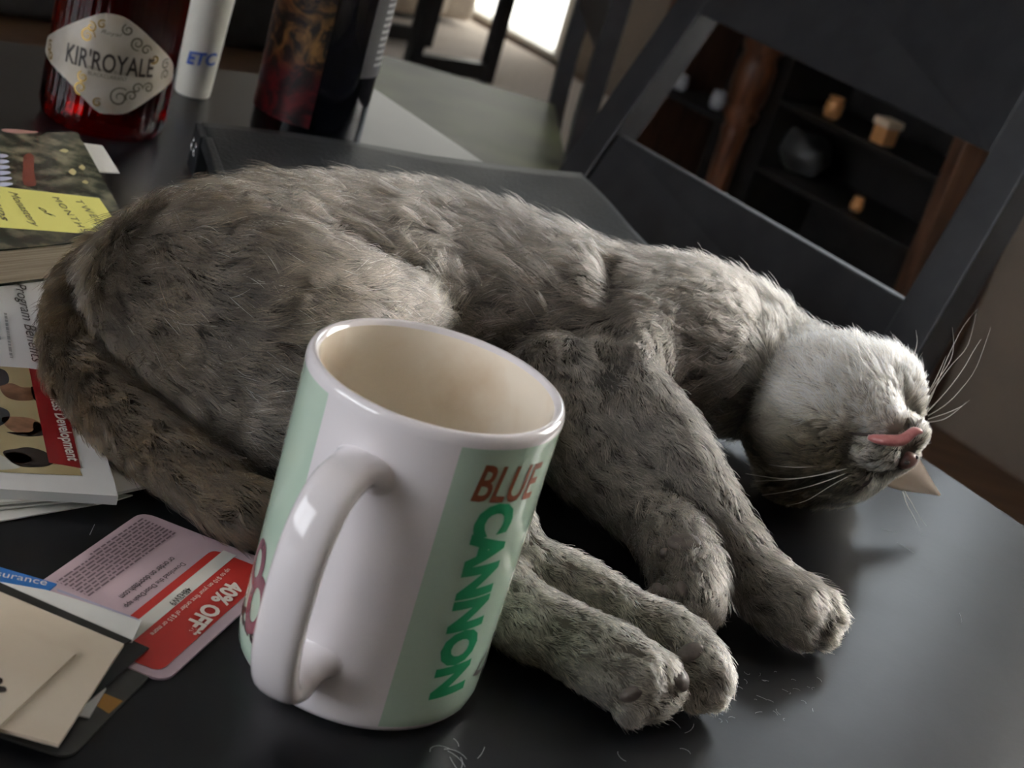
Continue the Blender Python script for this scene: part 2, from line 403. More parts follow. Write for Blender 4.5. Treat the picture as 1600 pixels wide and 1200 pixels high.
cc_ = st(CS-.03, tcol, 0); V = [cc_+(np.array(v)-cc_)*np.array([1-.07*(math.sin(12*math.atan2(v[1]-cc_[1], v[0]-cc_[0])) > .3)*(v[2] < -.34)]*2+[1]) for v in V]
obj('turned_column', V, F, M_col, cab, smooth=True)
M_copper = principled('copper', (.80, .40, .16), .35, metal=.3); M_cream = principled('cream_glaze', (.85, .68, .5), .4); M_glassy = principled('clear_glass', (.55, .56, .6), .15, trans=.3, ior=1.4)
def pot(name, label, cat, px, py, r, h, mat, z0, group=None):
    P, t = on_s(px, py, CS+.07); loc = st(CS+.07, t, z0); o = thing(name, label, cat, loc, 0, group); hh = h
    V, F = lathe([(0.001, 0), (r*.8, 0), (r, hh*.3), (r*.95, hh*.8), (r*.75, hh), (r*.68, hh), (r*.85, hh*.78), (r*.9, hh*.3), (.001, hh*.05)], 28, loc)
    obj('body', V, F, mat, o, smooth=True); V, F = lathe([(r*.72, hh), (r*.86, hh+.002), (r*.86, hh+.006), (r*.7, hh+.006)], 28, loc, closeprofile=True); obj('rim', V, F, mat, o, smooth=True); return o
pot('jar', 'small amber jar on the dark sideboard shelf, left of the cream box', 'jar', 1300, 178, .020, .040, M_copper, ZU)
pot('jar', 'tiny orange jar low in the dark sideboard, below the cream box', 'jar', 1338, 324, .014, .024, M_copper, ZL1)
pot('glass', 'pale glass on the sideboard shelf, just left of the red-brown column', 'glass', 1125, 150, .020, .036, M_glassy, ZL2)
pot('glass', 'pale glass on the sideboard shelf, beside the near chair post', 'glass', 1063, 132, .020, .030, M_glassy, ZL2)
P, t = on_s(1386, 187, CS+.05)
bx_ = thing('box', 'small cream and orange box, brightest thing on the sideboard shelf', 'box', st(CS+.06, t, ZU))
obj('carton', *boxes([(CS+.04, CS+.08, t-.018, t+.018, ZU, ZU+.036)]), M_copper, bx_, bevel=.002)
obj('lid', *boxes([(CS+.036, CS+.084, t-.021, t+.021, ZU+.036, ZU+.052)]), M_cream, bx_, bevel=.002)
P, t = on_s(1255, 250, CS+.12)
V, F = ellipsoid(st(CS+.11, t, ZL1+.05), [N1*.05, D1*.075, (0, 0, .05)], 40, 24)
V = [np.array(v)+np.array([0, 0, .010])*math.sin(v[0]*70+v[1]*31)*math.cos(v[2]*90) for v in V]
V = [np.array([v[0], v[1], max(v[2], ZL1+.0005)]) for v in V]
o = props(obj('bag', V, F, noisy(principled('grey_plastic', (.05, .055, .055), .35), (.03, .032, .032), (.09, .10, .10), 14, 3), smooth=True), 'crumpled dark grey bag lying on the lower sideboard shelf', 'bag')
# beige rug, sofa, side table, black armchair in the living area
props(obj('rug', *boxes([(1.75, 2.95, 3.0, 5.9, ZF, ZF+.012)]), M_rug, bevel=.004), 'wide beige rug on the floor before the bright glass door', 'rug')
M_sofa = noisy(principled('beige_upholstery', (.50, .42, .34), .95, sheen=.3), (.42, .35, .28), (.56, .48, .39), 90, 3, bump=.3)
so = thing('sofa', 'beige upholstered sofa with a rumpled throw beside the glass door', 'sofa', st(2.4, 5.2, ZF+.012))
zr = ZF+.012
obj('base', *boxes([(1.95, 2.85, 4.55, 5.8, zr+.02, zr+.25)]), M_sofa, so, bevel=.03, bseg=3)
obj('seat_cushion', *boxes([(1.93, 2.65, 4.7, 5.22, zr+.25, zr+.40)]), M_sofa, so, bevel=.04, bseg=3)
obj('seat_cushion', *boxes([(1.93, 2.65, 5.24, 5.7, zr+.25, zr+.40)]), M_sofa, so, bevel=.04, bseg=3)
obj('backrest', *boxes([(2.62, 2.88, 4.55, 5.8, zr+.2, zr+.80)]), M_sofa, so, bevel=.05, bseg=3)
obj('armrest', *boxes([(1.95, 2.7, 4.50, 4.68, zr+.02, zr+.56)]), M_sofa, so, bevel=.05, bseg=3)
obj('armrest', *boxes([(1.95, 2.7, 5.70, 5.86, zr+.02, zr+.56)]), M_sofa, so, bevel=.05, bseg=3)
V, F = [], []
for i in range(41):
    for j in range(31):
        u = i/40; v = j/30
        s_ = 1.90-.42*u+.02*math.sin(v*22); z_ = zr+.02+.38*(1-u)**1.6+.018*math.sin(v*26+u*5)+.012*math.sin(v*11-u*9)
        V.append(st(s_ if u > 0 else 1.93, 4.55+1.0*v, max(z_, zr+.004)))
for i in range(40):
    for j in range(30): a = i*31+j; F.append((a, a+1, a+32, a+31))
o = props(obj('throw_blanket', V, F, noisy(principled('cream_throw', (.62, .56, .46), .95, sheen=.3), (.55, .48, .38), (.68, .62, .52), 60, 3), smooth=True), 'rumpled cream throw sliding off the beige sofa onto the rug', 'blanket')
md = o.modifiers.new('thickness', 'SOLIDIFY'); md.thickness = .008
# black open-frame side table
pa_ = at(740, 124, ZF); pb_ = at(605, 96, ZF); sa_, ta_ = tost(pa_); sb_, tb_ = tost(pb_)
s0_, s1_ = sorted((sa_, sb_)); t0_ = (ta_+tb_)/2-.1
sd = thing('side_table', 'black open-frame side table on the rug in front of the sofa', 'table', st((s0_+s1_)/2, t0_+.2, ZF+.012))
for sx in (s0_, s1_):
    for tx in (t0_, t0_+.4): obj('leg', *boxes([(sx-.022, sx+.022, tx-.022, tx+.022, ZF+.012, ZF+.50)]), M_chair, sd, bevel=.003)
for tx in (t0_, t0_+.4): obj('stretcher', *boxes([(s0_, s1_, tx-.018, tx+.018, ZF+.02, ZF+.075)]), M_chair, sd, bevel=.003)
obj('table_top', *boxes([(s0_-.04, s1_+.04, t0_-.04, t0_+.44, ZF+.50, ZF+.54)]), M_chair, sd, bevel=.004)
tf_ = tost(at(30, 36, ZF))[1]; sm_ = tost(at(30, 36, ZF))[0]
am = thing('sofa', 'low black sofa on the wooden floor past the far table end', 'sofa', st(sm_+.2, tf_+.4, ZF))
a0, a1 = sm_-.9, sm_+.85
obj('base', *boxes([(a0, a1, tf_, tf_+.74, ZF+.012, ZF+.32)]), M_dark, am, bevel=.03, bseg=3)
for k in range(2): obj('seat_cushion', *boxes([(a0+.2+k*(a1-a0-.4)/2+.005, a0+.2+(k+1)*(a1-a0-.4)/2-.005, tf_-.02, tf_+.6, ZF+.32, ZF+.46)]), M_dark, am, bevel=.04, bseg=3)
obj('backrest', *boxes([(a0, a1, tf_+.56, tf_+.76, ZF+.3, ZF+.95)]), M_dark, am, bevel=.05, bseg=3)
for a_ in (a0, a1-.2): obj('armrest', *boxes([(a_, a_+.2, tf_-.01, tf_+.7, ZF+.3, ZF+.62)]), M_dark, am, bevel=.04, bseg=3)
for a_, b_ in ((a0+.1, tf_+.1), (a1-.1, tf_+.1), (a0+.1, tf_+.65), (a1-.1, tf_+.7)): obj('foot', *boxes([(a_-.03, a_+.03, b_-.03, b_+.03, ZF, ZF+.02)]), M_cab, am)

# ------------------------------------------------------------------ mug
MC = np.array([-.0226, .4438, 0]); MR = .0415; MH = .1087
M_cer = principled('white_ceramic', (.90, .86, .88), .12, spec=.5, coat=.6)
M_cergreen = principled('mint_print', (.55, .71, .58), .13, spec=.5, coat=.6)
M_inside = noisy(principled('stained_cream_glaze', (.8, .72, .6), .2, coat=.4), (.72, .58, .43), (.88, .80, .68), 28, 5, lo=.28, hi=.5)
hang = math.radians(-90-17)    # handle direction
mcyl = Cyl(MC, MR)
tR, _ = mcyl.hit(727, 690); tL, _ = mcyl.hit(513, 612)
mug = thing('mug', 'tall white ceramic mug with mint green printed panels standing before the cat', 'mug', MC)
prof = [(.001, .0035), (.034, .0035), (.0355, 0), (.0375, 0), (.0397, .0015), (.0411, .004), (MR, .008)]+[(MR, z) for z in np.linspace(.012, .102, 24)]+[(MR+.0002, .1045), (MR+.0001, .1066), (MR-.0006, .1080), (MR-.0017, .1087), (MR-.0028, .1082), (MR-.0036, .1070)]
V, F = lathe(prof, 144, MC); body = obj('body', V, F, [M_cer, M_cergreen], mug, smooth=True)
for p in body.data.polygons:
    c = p.center; a = math.atan2(c.y, c.x); r_ = math.hypot(c.x, c.y)
    if r_ > .0409 and .0045 < c.z < .1045 and (a > tR or a < tL): p.material_index = 1
V, F = lathe([(MR-.0036, .1070), (MR-.0040, .104), (MR-.0042, .09), (MR-.0043, .02), (MR-.007, .010), (MR-.014, .0075), (.001, .0072)], 96, MC)
obj('inner_wall', V, F, M_inside, mug, smooth=True)
hd_ = np.array([math.cos(hang), math.sin(hang), 0]); hs_ = np.array([-hd_[1], hd_[0], 0])
path = spline([(MR-.002, .0885), (MR+.007, .0905), (MR+.018, .0865), (MR+.0250, .074), (MR+.0272, .056), (MR+.0262, .037), (MR+.0205, .0225), (MR+.012, .0175), (MR+.004, .0195), (MR-.002, .021)], 48)
V, F = [], []
NS = 20
for i, (u, z) in enumerate(path):
    tv = path[min(i+1, 47)]-path[max(i-1, 0)]; tv /= np.linalg.norm(tv); nv = np.array([tv[1], -tv[0]])
    e = max(0, 1-min(i, 47-i)/6.0)
    hw_ = .0078+.0035*e**2; ht_ = .0040+.0030*e**2
    for k in range(NS):
        a = 2*math.pi*k/NS; ca, sa2 = math.cos(a), math.sin(a)
        ex = math.copysign(abs(ca)**.75, ca)*hw_; ey = math.copysign(abs(sa2)**.85, sa2)*ht_
        V.append(MC+hd_*(u+nv[0]*ey)+hs_*ex+np.array([0, 0, z+nv[1]*ey]))
for i in range(47):
    for k in range(NS): F.append((i*NS+k, i*NS+(k+1) % NS, (i+1)*NS+(k+1) % NS, (i+1)*NS+k))
obj('handle', V, F, M_cer, mug, smooth=True)
M_pgreen = principled('green_print', (.035, .36, .16), .15, coat=.6); M_foil = principled('copper_print', (.27, .085, .04), .4)
M_maroon = principled('maroon_print', (.26, .10, .13), .2, coat=.6); M_ink = principled('dark_ink', (.03, .022, .02), .35, coat=.3)
cyl_text(mcyl, 'BLUE', (734, 783), (828, 777), .0125, M_foil, mug, shear=.08, bold=.018, label='copper coloured word on the mint panel')
cyl_text(mcyl, 'CANNON', (748, 790), (668, 1094), .0155, M_pgreen, mug, bold=.06, label='green word running down the mint panel')
cyl_text(mcyl, 'Di', (738, 1056), (760, 1050), .0150, M_ink, mug, shear=.5)
te_, ze_ = mcyl.hit(399, 1013)
V, F = text2d('Rescue', bold=.03); V = norm01(V); V = V*np.array([.034, .0085])+np.array([te_*MR-.034, ze_]); V, F = sliced(V, F, .0015)
obj('lettering', [mcyl.pt(v[0]/MR, v[1], .00015) for v in V], F, M_ink, mug)
# maroon looped emblem at the mug's left edge
for k_, (px_, py_, ra, rb) in enumerate(((398, 880, .0062, .0092), (393, 945, .0070, .0110))):
    ta_, za_ = mcyl.hit(px_+6, py_); O = [(ta_*MR+ra*math.cos(a)+.001*math.sin(a), za_+rb*math.sin(a)) for a in np.linspace(0, 2*math.pi, 33)[:-1]]
    I_ = [(ta_*MR+.5*ra*math.cos(a), za_+.55*rb*math.sin(a)) for a in np.linspace(0, 2*math.pi, 33)[:-1]]
    V2 = O+I_; F2 = [(i, (i+1) % 32, 32+(i+1) % 32, 32+i) for i in range(32)]
    obj('emblem_loop', [mcyl.pt(v[0]/MR, v[1], .0002) for v in V2], F2, M_maroon, mug)

# ------------------------------------------------------------------ bottles and tube at the back
M_liq = principled('dark_red_liqueur_glass', (.35, .035, .012), .04, trans=1.0, ior=1.40, coat=.5)
nt = M_liq.node_tree
vb = nt.nodes.new('ShaderNodeVolumeAbsorption'); vb.inputs['Color'].default_value = (.80, .12, .03, 1); vb.inputs['Density'].default_value = 130
nt.links.new(vb.outputs[0], nt.nodes['Material Output'].inputs['Volume'])
M_liq.node_tree.nodes['Principled BSDF'].inputs['Base Color'].default_value = (.75, .35, .28, 1)
KC = np.array([(at(60, 210)[0]+at(252, 228)[0])/2, .955, 0]); KR = .0405
kx = at(152, 222); KC = np.array([kx[0]+.0, .955, 0]); KC[0] = kx[0]*(.955/kx[1])
bt = thing('liqueur_bottle', 'ribbed bottle of dark red liqueur with silver lozenge label behind the book', 'bottle', KC)
kprof = [(.001, .004), (.030, .004), (.036, 0), (.0385, .003), (.0405, .010), (.0395, .018), (.0395, .16), (.038, .175), (.030, .195), (.018, .21), (.0145, .225), (.0145, .27), (.001, .272)]
V, F = lathe(kprof, 160, (0, 0, 0)); V = np.array([tuple(v) for v in V])
ang = np.arctan2(V[:, 1], V[:, 0]); fl = (V[:, 2] > .012) & (V[:, 2] < .17)
k_ = 1+np.where(fl, .018*np.cos(ang*40), 0); V[:, 0] *= k_; V[:, 1] *= k_; V = V+KC
obj('glass_body', V, F, M_liq, bt, smooth=True)
V, F = lathe([(.016, .235), (.0165, .236), (.0165, .275), (.001, .276)], 40, KC); obj('cap', V, F, principled('gold_cap', (.6, .42, .15), .3, metal=.9), bt, smooth=True)
kcyl = Cyl(KC, .0407)
M_lab = noisy(principled('silver_label', (.50, .45, .38), .35, metal=.35), (.46, .41, .33), (.54, .50, .44), 60, 2)
M_gold = principled('gold_foil', (.85, .55, .14), .25, metal=.8); M_olive = principled('dark_olive_ink', (.09, .08, .05), .4)
ctrl = [(71, 62), (100, 42), (150, 23), (178, 22), (205, 33), (240, 64), (267, 93), (270, 112), (266, 128), (240, 150), (200, 175), (172, 178), (148, 171), (110, 130), (83, 102), (72, 82)]
def closed(P, n):
    P = np.array(P, float); m_ = len(P); out = []
    for k in range(n):
        u = k/n*m_; i = int(u) % m_; f = u-int(u); p0, p1, p2, p3 = P[i-1], P[i], P[(i+1) % m_], P[(i+2) % m_]
        out.append(.5*((2*p1)+(-p0+p2)*f+(2*p0-5*p1+4*p2-p3)*f*f+(-p0+3*p1-3*p2+p3)*f**3))
    return out
cyl_poly(kcyl, closed(ctrl, 64), M_lab, bt, 'label', off=.0003, label='silver rounded diamond label with black lettering')
cyl_text(kcyl, "KIR'ROYALE", (103, 96), (237, 121), .0125, M_ink, bt, off=.0006, bold=.015)
cyl_text(kcyl, 'FRENCH LIQUEUR OF', (138, 108), (200, 119), .0024, M_olive, bt, off=.0006)
cyl_text(kcyl, 'BLACKCURRANT', (138, 116), (198, 127), .0024, M_olive, bt, off=.0006)
cyl_text(kcyl, 'Royal', (158, 53), (190, 60), .0032, M_olive, bt, off=.0006, shear=.3)
def scroll(px, py, r, turns, a0, mat, sgn=1, wd=.0011):
    h = kcyl.hit(px, py); c = np.array([h[0]*kcyl.R, h[1]])
    pts = [c+np.array([math.cos(a0+sgn*a), math.sin(a0+sgn*a)])*r*(1-.82*a/(turns*2*math.pi)) for a in np.linspace(0, turns*2*math.pi, 30)]
    V, F = ribbon2d(pts, wd); obj('scroll_ornament', [kcyl.pt(v[0]/kcyl.R, v[1], .00055) for v in V], F, mat, bt)
for a in ((137, 55, .0050, 1.5, 0, M_gold), (143, 42, .0034, 1.3, 2, M_gold, -1), (160, 38, .0028, 1.2, 1, M_gold), (79, 72, .0040, 1.4, 1, M_gold), (80, 88, .0032, 1.3, 4, M_gold, -1),
          (200, 47, .0036, 1.4, 2, M_olive), (215, 68, .0044, 1.5, 5, M_olive, -1), (228, 78, .0034, 1.3, 0, M_olive), (241, 92, .0034, 1.3, 3, M_gold), (258, 100, .0036, 1.4, 1, M_olive), (257, 116, .0036, 1.4, 4, M_olive, -1),
          (130, 120, .0036, 1.3, 2, M_gold), (126, 137, .0042, 1.4, 5, M_gold, -1), (186, 152, .0064, 1.5, 1, M_olive, 1), (205, 150, .0038, 1.3, 4, M_olive, -1), (214, 138, .0036, 1.3, 0, M_olive), (231, 137, .0036, 1.4, 3, M_olive, -1), (152, 160, .003, 1.2, 1, M_gold)):
    scroll(*a)
# small clear foot showing under the liqueur
# white tube
EC = at(300, 147); et = thing('white_tube', 'white tapered tube marked in blue between the two bottles', 'container', EC)
er = .0128
V, F = lathe([(.001, 0), (er-.001, 0), (er, .0015), (er*1.30, .085), (er*1.34, .0865), (er*1.34, .10), (.001, .101)], 48, EC); obj('body', V, F, principled('white_plastic', (.74, .72, .64), .4), et, smooth=True)
ecyl = Cyl(EC, er*1.1)
cyl_text(ecyl, 'ETC', (293, 99), (335, 101), .0095, principled('blue_ink', (.03, .09, .40), .4), et, shear=.25, bold=.03, off=.0016)
# wine bottle
WC = at(472, 226); WR = .0385
wb = thing('wine_bottle', 'dark wine bottle with a gold and red painted label behind the cat', 'bottle', WC)
V, F = lathe([(.001, .004), (.028, .004), (.036, 0), (WR-.001, .003), (WR, .008), (WR+.001, .18), (.036, .205), (.022, .225), (.0155, .245), (.0145, .30), (.001, .302)], 96, WC)
obj('glass_body', V, F, principled('black_glass', (.004, .004, .007), .06, coat=.6), wb, smooth=True)
V, F = lathe([(.0152, .25), (.0158, .251), (.0158, .305), (.001, .306)], 40, WC); obj('capsule', V, F, principled('black_foil', (.02, .02, .02), .4, metal=.5), wb, smooth=True)
wcyl = Cyl(WC, WR+.0004, .005)
M_art = principled('painted_label', (.1, .05, .03), .45); nt = M_art.node_tree; N_ = nt.nodes; L_ = nt.links
tcn = N_.new('ShaderNodeTexCoord'); no_ = N_.new('ShaderNodeTexNoise'); no_.inputs['Scale'].default_value = 55; no_.inputs['Detail'].default_value = 6; no_.inputs['Distortion'].default_value = 2.2
rp = N_.new('ShaderNodeValToRGB'); rp.color_ramp.elements[0].color = (.006, .005, .005, 1); rp.color_ramp.elements[0].position = .42; rp.color_ramp.elements[1].color = (.30, .16, .05, 1); rp.color_ramp.elements[1].position = .70
rp2 = N_.new('ShaderNodeValToRGB'); rp2.color_ramp.elements[0].color = (.006, .004, .005, 1); rp2.color_ramp.elements[0].position = .35; rp2.color_ramp.elements[1].color = (.16, .012, .018, 1); rp2.color_ramp.elements[1].position = .68
sp = N_.new('ShaderNodeSeparateXYZ'); mr_ = N_.new('ShaderNodeMapRange'); mx_ = N_.new('ShaderNodeMix'); mx_.data_type = 'RGBA'
mr_.inputs['From Min'].default_value = .055; mr_.inputs['From Max'].default_value = .068
L_.new(tcn.outputs['Object'], no_.inputs['Vector']); L_.new(no_.outputs['Fac'], rp.inputs[0]); L_.new(no_.outputs['Fac'], rp2.inputs[0]); L_.new(tcn.outputs['Object'], sp.inputs[0]); L_.new(sp.outputs['Z'], mr_.inputs['Value'])
L_.new(mr_.outputs[0], mx_.inputs['Factor']); L_.new(rp2.outputs[0], mx_.inputs[6]); L_.new(rp.outputs[0], mx_.inputs[7]); L_.new(mx_.outputs[2], N_['Principled BSDF'].inputs['Base Color'])
def cylrect(cyl, th0, th1, z0, z1, mat, parent, name, off, label=None):
    return cyl_poly(cyl, None, mat, parent, name, off, uv=[(th0*cyl.R, z0), (th1*cyl.R, z0), (th1*cyl.R, z1), (th0*cyl.R, z1)], label=label)
thl, _ = wcyl.hit(400, 100); thr, _ = wcyl.hit(507, 100)
cylrect(wcyl, thl-.25, thr, .022, .15, M_art, wb, 'front_label', .0003, 'dark label painted with gold and red swirls')
thb, zb_ = wcyl.hit(561, 122); thb2, _ = wcyl.hit(598, 60)
cylrect(wcyl, thb, thb2+.5, zb_, .15, principled('grey_label', (.085, .085, .088), .4), wb, 'back_label', .0003, 'narrow grey back label with fine white print')
V, F = [], []
r_ = random.Random(5)
for i in range(26):
    z = zb_+.008+i*.0046; x = thb+.30; ln = r_.uniform(.34, .42)
    while x < thb+.30+ln:
        e = min(x+r_.uniform(.04, .10), thb+.30+ln); k = len(V)
        for a_, b_ in ((x, z), (e, z), (e, z+.0022), (x, z+.0022)): V.append(wcyl.pt(a_, b_, .0005))
        F.append((k, k+1, k+2, k+3)); x = e+.012
obj('fine_print', V, F, principled('pale_print', (.5, .5, .5), .5), wb)

# ------------------------------------------------------------------ black leather case behind the cat
M_leather = noisy(principled('black_leather', (.016, .018, .019), .5, spec=.16), (.012, .013, .014), (.024, .026, .028), 12, 4, bump=.25, bscale=420)
cs = thing('leather_case', 'black leather portfolio case lying open-ended on the table behind the cat', 'case', at(600, 250, 0))
zt = .030
TLc, TRc = at(316, 190, zt), at(908, 271, zt); BRc = at(1042, 415, zt); q_ = (TRc-TLc)/np.linalg.norm(TRc-TLc); BLc = at(352, 300, zt-.004)
def grid_sheet(a, b, c, d, n, m_, fn, th):
    V, F = [], []
    for side in (0, 1):
        for i in range(n+1):
            for j in range(m_+1):
                u, v = i/n, j/m_; p = (a*(1-u)+b*u)*(1-v)+(d*(1-u)+c*u)*v; p = p.copy(); p[2] += fn(u, v)-side*th; V.append(p)
    o_ = (n+1)*(m_+1)
    for i in range(n):
        for j in range(m_):
            k = i*(m_+1)+j; F.append((k, k+1, k+m_+2, k+m_+1)); F.append((o_+k, o_+k+m_+1, o_+k+m_+2, o_+k+1))
    rim = [i*(m_+1) for i in range(n+1)]+[n*(m_+1)+j for j in range(1, m_+1)]+[i*(m_+1)+m_ for i in range(n-1, -1, -1)]+[j for j in range(m_-1, 0, -1)]
    for a_, b_ in zip(rim, rim[1:]+rim[:1]): F.append((a_, b_, o_+b_, o_+a_))
    return V, F
def wavy(u, v): return .0012*math.sin(u*19+v*4)*math.sin(v*5)+.0015*math.sin(u*7)-.0005-.003*(u > .97)*0
obj('top_cover', *grid_sheet(TLc, TRc, BRc, BLc, 60, 12, wavy, .003), M_leather, cs, smooth=True)
dn = np.array([0, 0, -zt+.004])
obj('bottom_cover', *grid_sheet(TLc+dn, TRc+dn+q_*-.03, BRc+dn-q_*.03+(TRc-BRc)*.05, BLc+dn*.9, 20, 6, lambda u, v: 0, .003), M_leather, cs)
sp_ = spline([TLc+np.array([0, 0, -.001]), TLc*.5+BLc*.5+np.array([-.006, 0, -.001]), BLc+np.array([-.002, 0, -.003])], 12)
sp_b = [p*np.array([1, 1, 0])+np.array([0, 0, .004]) for p in sp_]
obj('back_edge', *join(*[hexa(TLc+(TRc-TLc)*k/12+np.array([0, 0, -zt/2]), TLc+(TRc-TLc)*(k+1)/12+np.array([0, 0, -zt/2]), np.cross(q_, [0, 0, 1]), (0, 0, 1), .0015, zt/2-.002) for k in range(12)]), M_leather, cs)
e0 = TLc-np.array([0, 0, zt-.0]); ed = (BLc-TLc)*np.array([1, 1, 0]); eL = np.linalg.norm(ed); ed /= eL
obj('gusset', *join(hexa(e0+np.array([0, 0, zt/2]), e0+ed*.030+np.array([0, 0, zt/2]), np.cross(ed, [0, 0, 1]), (0, 0, 1), .004, zt/2-.001), hexa(e0+ed*.03+np.array([0, 0, zt-.004]), e0+ed*eL+np.array([0, 0, zt-.005]), np.cross(ed, [0, 0, 1]), (0, 0, 1), .003, .004)), M_leather, cs, bevel=.0012)
M_steel = principled('nickel', (.6, .6, .62), .2, metal=1)
for k in (.010, .022):
    c = e0+ed*k+np.array([0, 0, .018])-np.cross(ed, [0, 0, 1])*.0045*(1 if np.cross(ed, [0, 0, 1])[1] > 0 else -1)
    obj('clip_ring', *tube([c+ed*.003*math.cos(a)+np.array([0, 0, .004])*math.sin(a) for a in np.linspace(.4, 5.2, 14)], .0006, 6), M_steel, cs, smooth=True)

# ------------------------------------------------------------------ book, booklet, loose papers at the left
M_paper = noisy(principled('white_paper', (.72, .71, .68), .6), (.70, .69, .66), (.75, .74, .71), 12, 2)
M_gloss = principled('glossy_paper', (.66, .66, .66), .28); M_cardcream = noisy(principled('cream_paper', (.62, .52, .40), .7), (.60, .50, .38), (.65, .56, .44), 25, 3)
def rect_pts(p, q, width, sgn=-1):
    """p,q: world end points of one edge; the rectangle extends `width` to the side"""
    e = (q-p)/np.linalg.norm(q-p); n_ = np.array([-e[1], e[0], 0])*sgn
    return [p, q, q+n_*width, p+n_*width]
def sheet(name, label, cat, pix, z, th, mat, rounded=0.0, world_pts=None, group=None):
    """a thing: Empty + its paper body"""
    P = world_pts if world_pts is not None else [at(x, y, z) for x, y in pix]
    c = sum(P)/len(P); t_ = thing(name, label, cat, (c[0], c[1], z-th), 0, group)
    poly_plate('sheet', None, z, th, mat, t_, rounded, world_pts=P); return t_
p_ = props(poly_plate('paper_sheet', [(-60, 760), (208, 773), (175, 783), (-60, 824)], .0010, .0006, M_paper, rounded=0), 'lowest white sheet under the booklet, its long edge nearest the coupon', 'paper', 'loose white sheets under the booklet')
p_ = props(poly_plate('paper_sheet', [(-60, 700), (205, 690), (246, 757), (150, 778), (-60, 800)], .0024, .0008, M_paper), 'white sheet with slanting edge between booklet and lowest sheet', 'paper', 'loose white sheets under the booklet')
p_ = props(poly_plate('paper_sheet', [(-60, 560), (160, 560), (264, 751), (190, 768), (-60, 790)], .0045, .0012, M_paper), 'white sheet showing right of the booklet, half under the cat\'s tail', 'paper', 'loose white sheets under the booklet')
zb = .0085
eB = at(185, 775, zb); eT = at(85, 435, zb)
wp = rect_pts(eT, eB, .17, -1)
if wp[2][0] > eB[0]: wp = rect_pts(eT, eB, .17, 1)
bk_ = thing('booklet', 'glossy white programme booklet with red band and group photo, under the green book', 'booklet', (sum(wp)/4)[:2].tolist()+[zb-.004])
poly_plate('cover', None, zb, .0038, M_gloss, bk_, world_pts=wp)
def flat(name, pix, z, mat, parent, label=None, lift=.0002, rounded=None):
    P = [at(x, y, z)+np.array([0, 0, lift]) for x, y in (rounded and closed(pix, 32) or pix)]
    return props(obj(name, P, [tuple(range(len(P)))], mat, parent), label)
M_tan = noisy(principled('photo_tan', (.42, .34, .18), .35), (.38, .30, .15), (.46, .39, .22), 30, 2); M_red = principled('red_print', (.26, .012, .016), .35)
flat('photo_print', [(-80, 568), (47, 576), (129, 744), (-80, 735)], zb, M_tan, bk_, 'printed group photo on tan ground')
flat('red_band', [(45, 577), (92, 583), (126, 733), (76, 724)], zb, M_red, bk_, 'dark red band with white lettering', lift=.0004)
M_skin = noisy(principled('photo_skin', (.22, .10, .05), .4), (.13, .055, .025), (.32, .16, .09), 120, 2); M_hair = principled('photo_hair', (.02, .014, .012), .4); M_suit = principled('photo_suit', (.03, .035, .045), .4); M_shirt = principled('photo_shirt', (.5, .5, .45), .4)
for pts, mm in (([(-40, 576), (4, 578), (14, 596), (0, 604), (-40, 604)], M_suit), ([(0, 604), (18, 600), (34, 606), (52, 608), (55, 624), (30, 627), (8, 620)], M_skin), ([(48, 606), (60, 610), (64, 622), (54, 626)], M_hair),
                ([(-40, 632), (8, 640), (14, 656), (-4, 668), (-40, 676)], M_suit), ([(2, 655), (24, 652), (52, 656), (68, 668), (50, 680), (18, 674)], M_skin), ([(10, 676), (40, 683), (70, 680), (66, 668), (58, 660), (52, 662), (48, 676)], M_hair),
                ([(-40, 706), (0, 712), (30, 732), (-40, 733)], M_shirt), ([(4, 708), (26, 702), (46, 700), (72, 708), (84, 724), (60, 731), (26, 728)], M_hair), ([(8, 711), (26, 707), (44, 712), (48, 722), (26, 724)], M_skin)):
    flat('printed_figure', pts, zb, mm, bk_, lift=.0003, rounded=True)
plane_text('Program Benefits', (17, 443), (44, 566), .0065, zb, M_ink, bk_, shear=.2, bold=.0, lift=.0004)
plane_text('al Business Development', (62, 590), (99, 722), .0062, zb, principled('white_print', (.7, .65, .6), .4), bk_, shear=.0, bold=.02, lift=.0007)
V, F = lines_mesh((6, 490), (15, 560), 2, .004, .0012, zb, .0004); obj('fine_print', V, F, principled('grey_print', (.25, .25, .25), .5), bk_)
# green book
zk = zb+.0185
M_bcover = noisy(principled('painted_book_cover', (.06, .07, .05), .38), (.010, .016, .009), (.20, .19, .12), 95, 6, lo=.44, hi=.68)
M_pages = noisy(principled('page_block', (.42, .35, .25), .8), (.30, .24, .17), (.50, .42, .31), 90, 3, stretch=(.2, .2, 40))
kT, kB = at(121, 206, zk), at(200, 350, zk)
wk = rect_pts(kT, kB, .21, 1)
if wk[2][0] > kB[0]: wk = rect_pts(kT, kB, .21, -1)
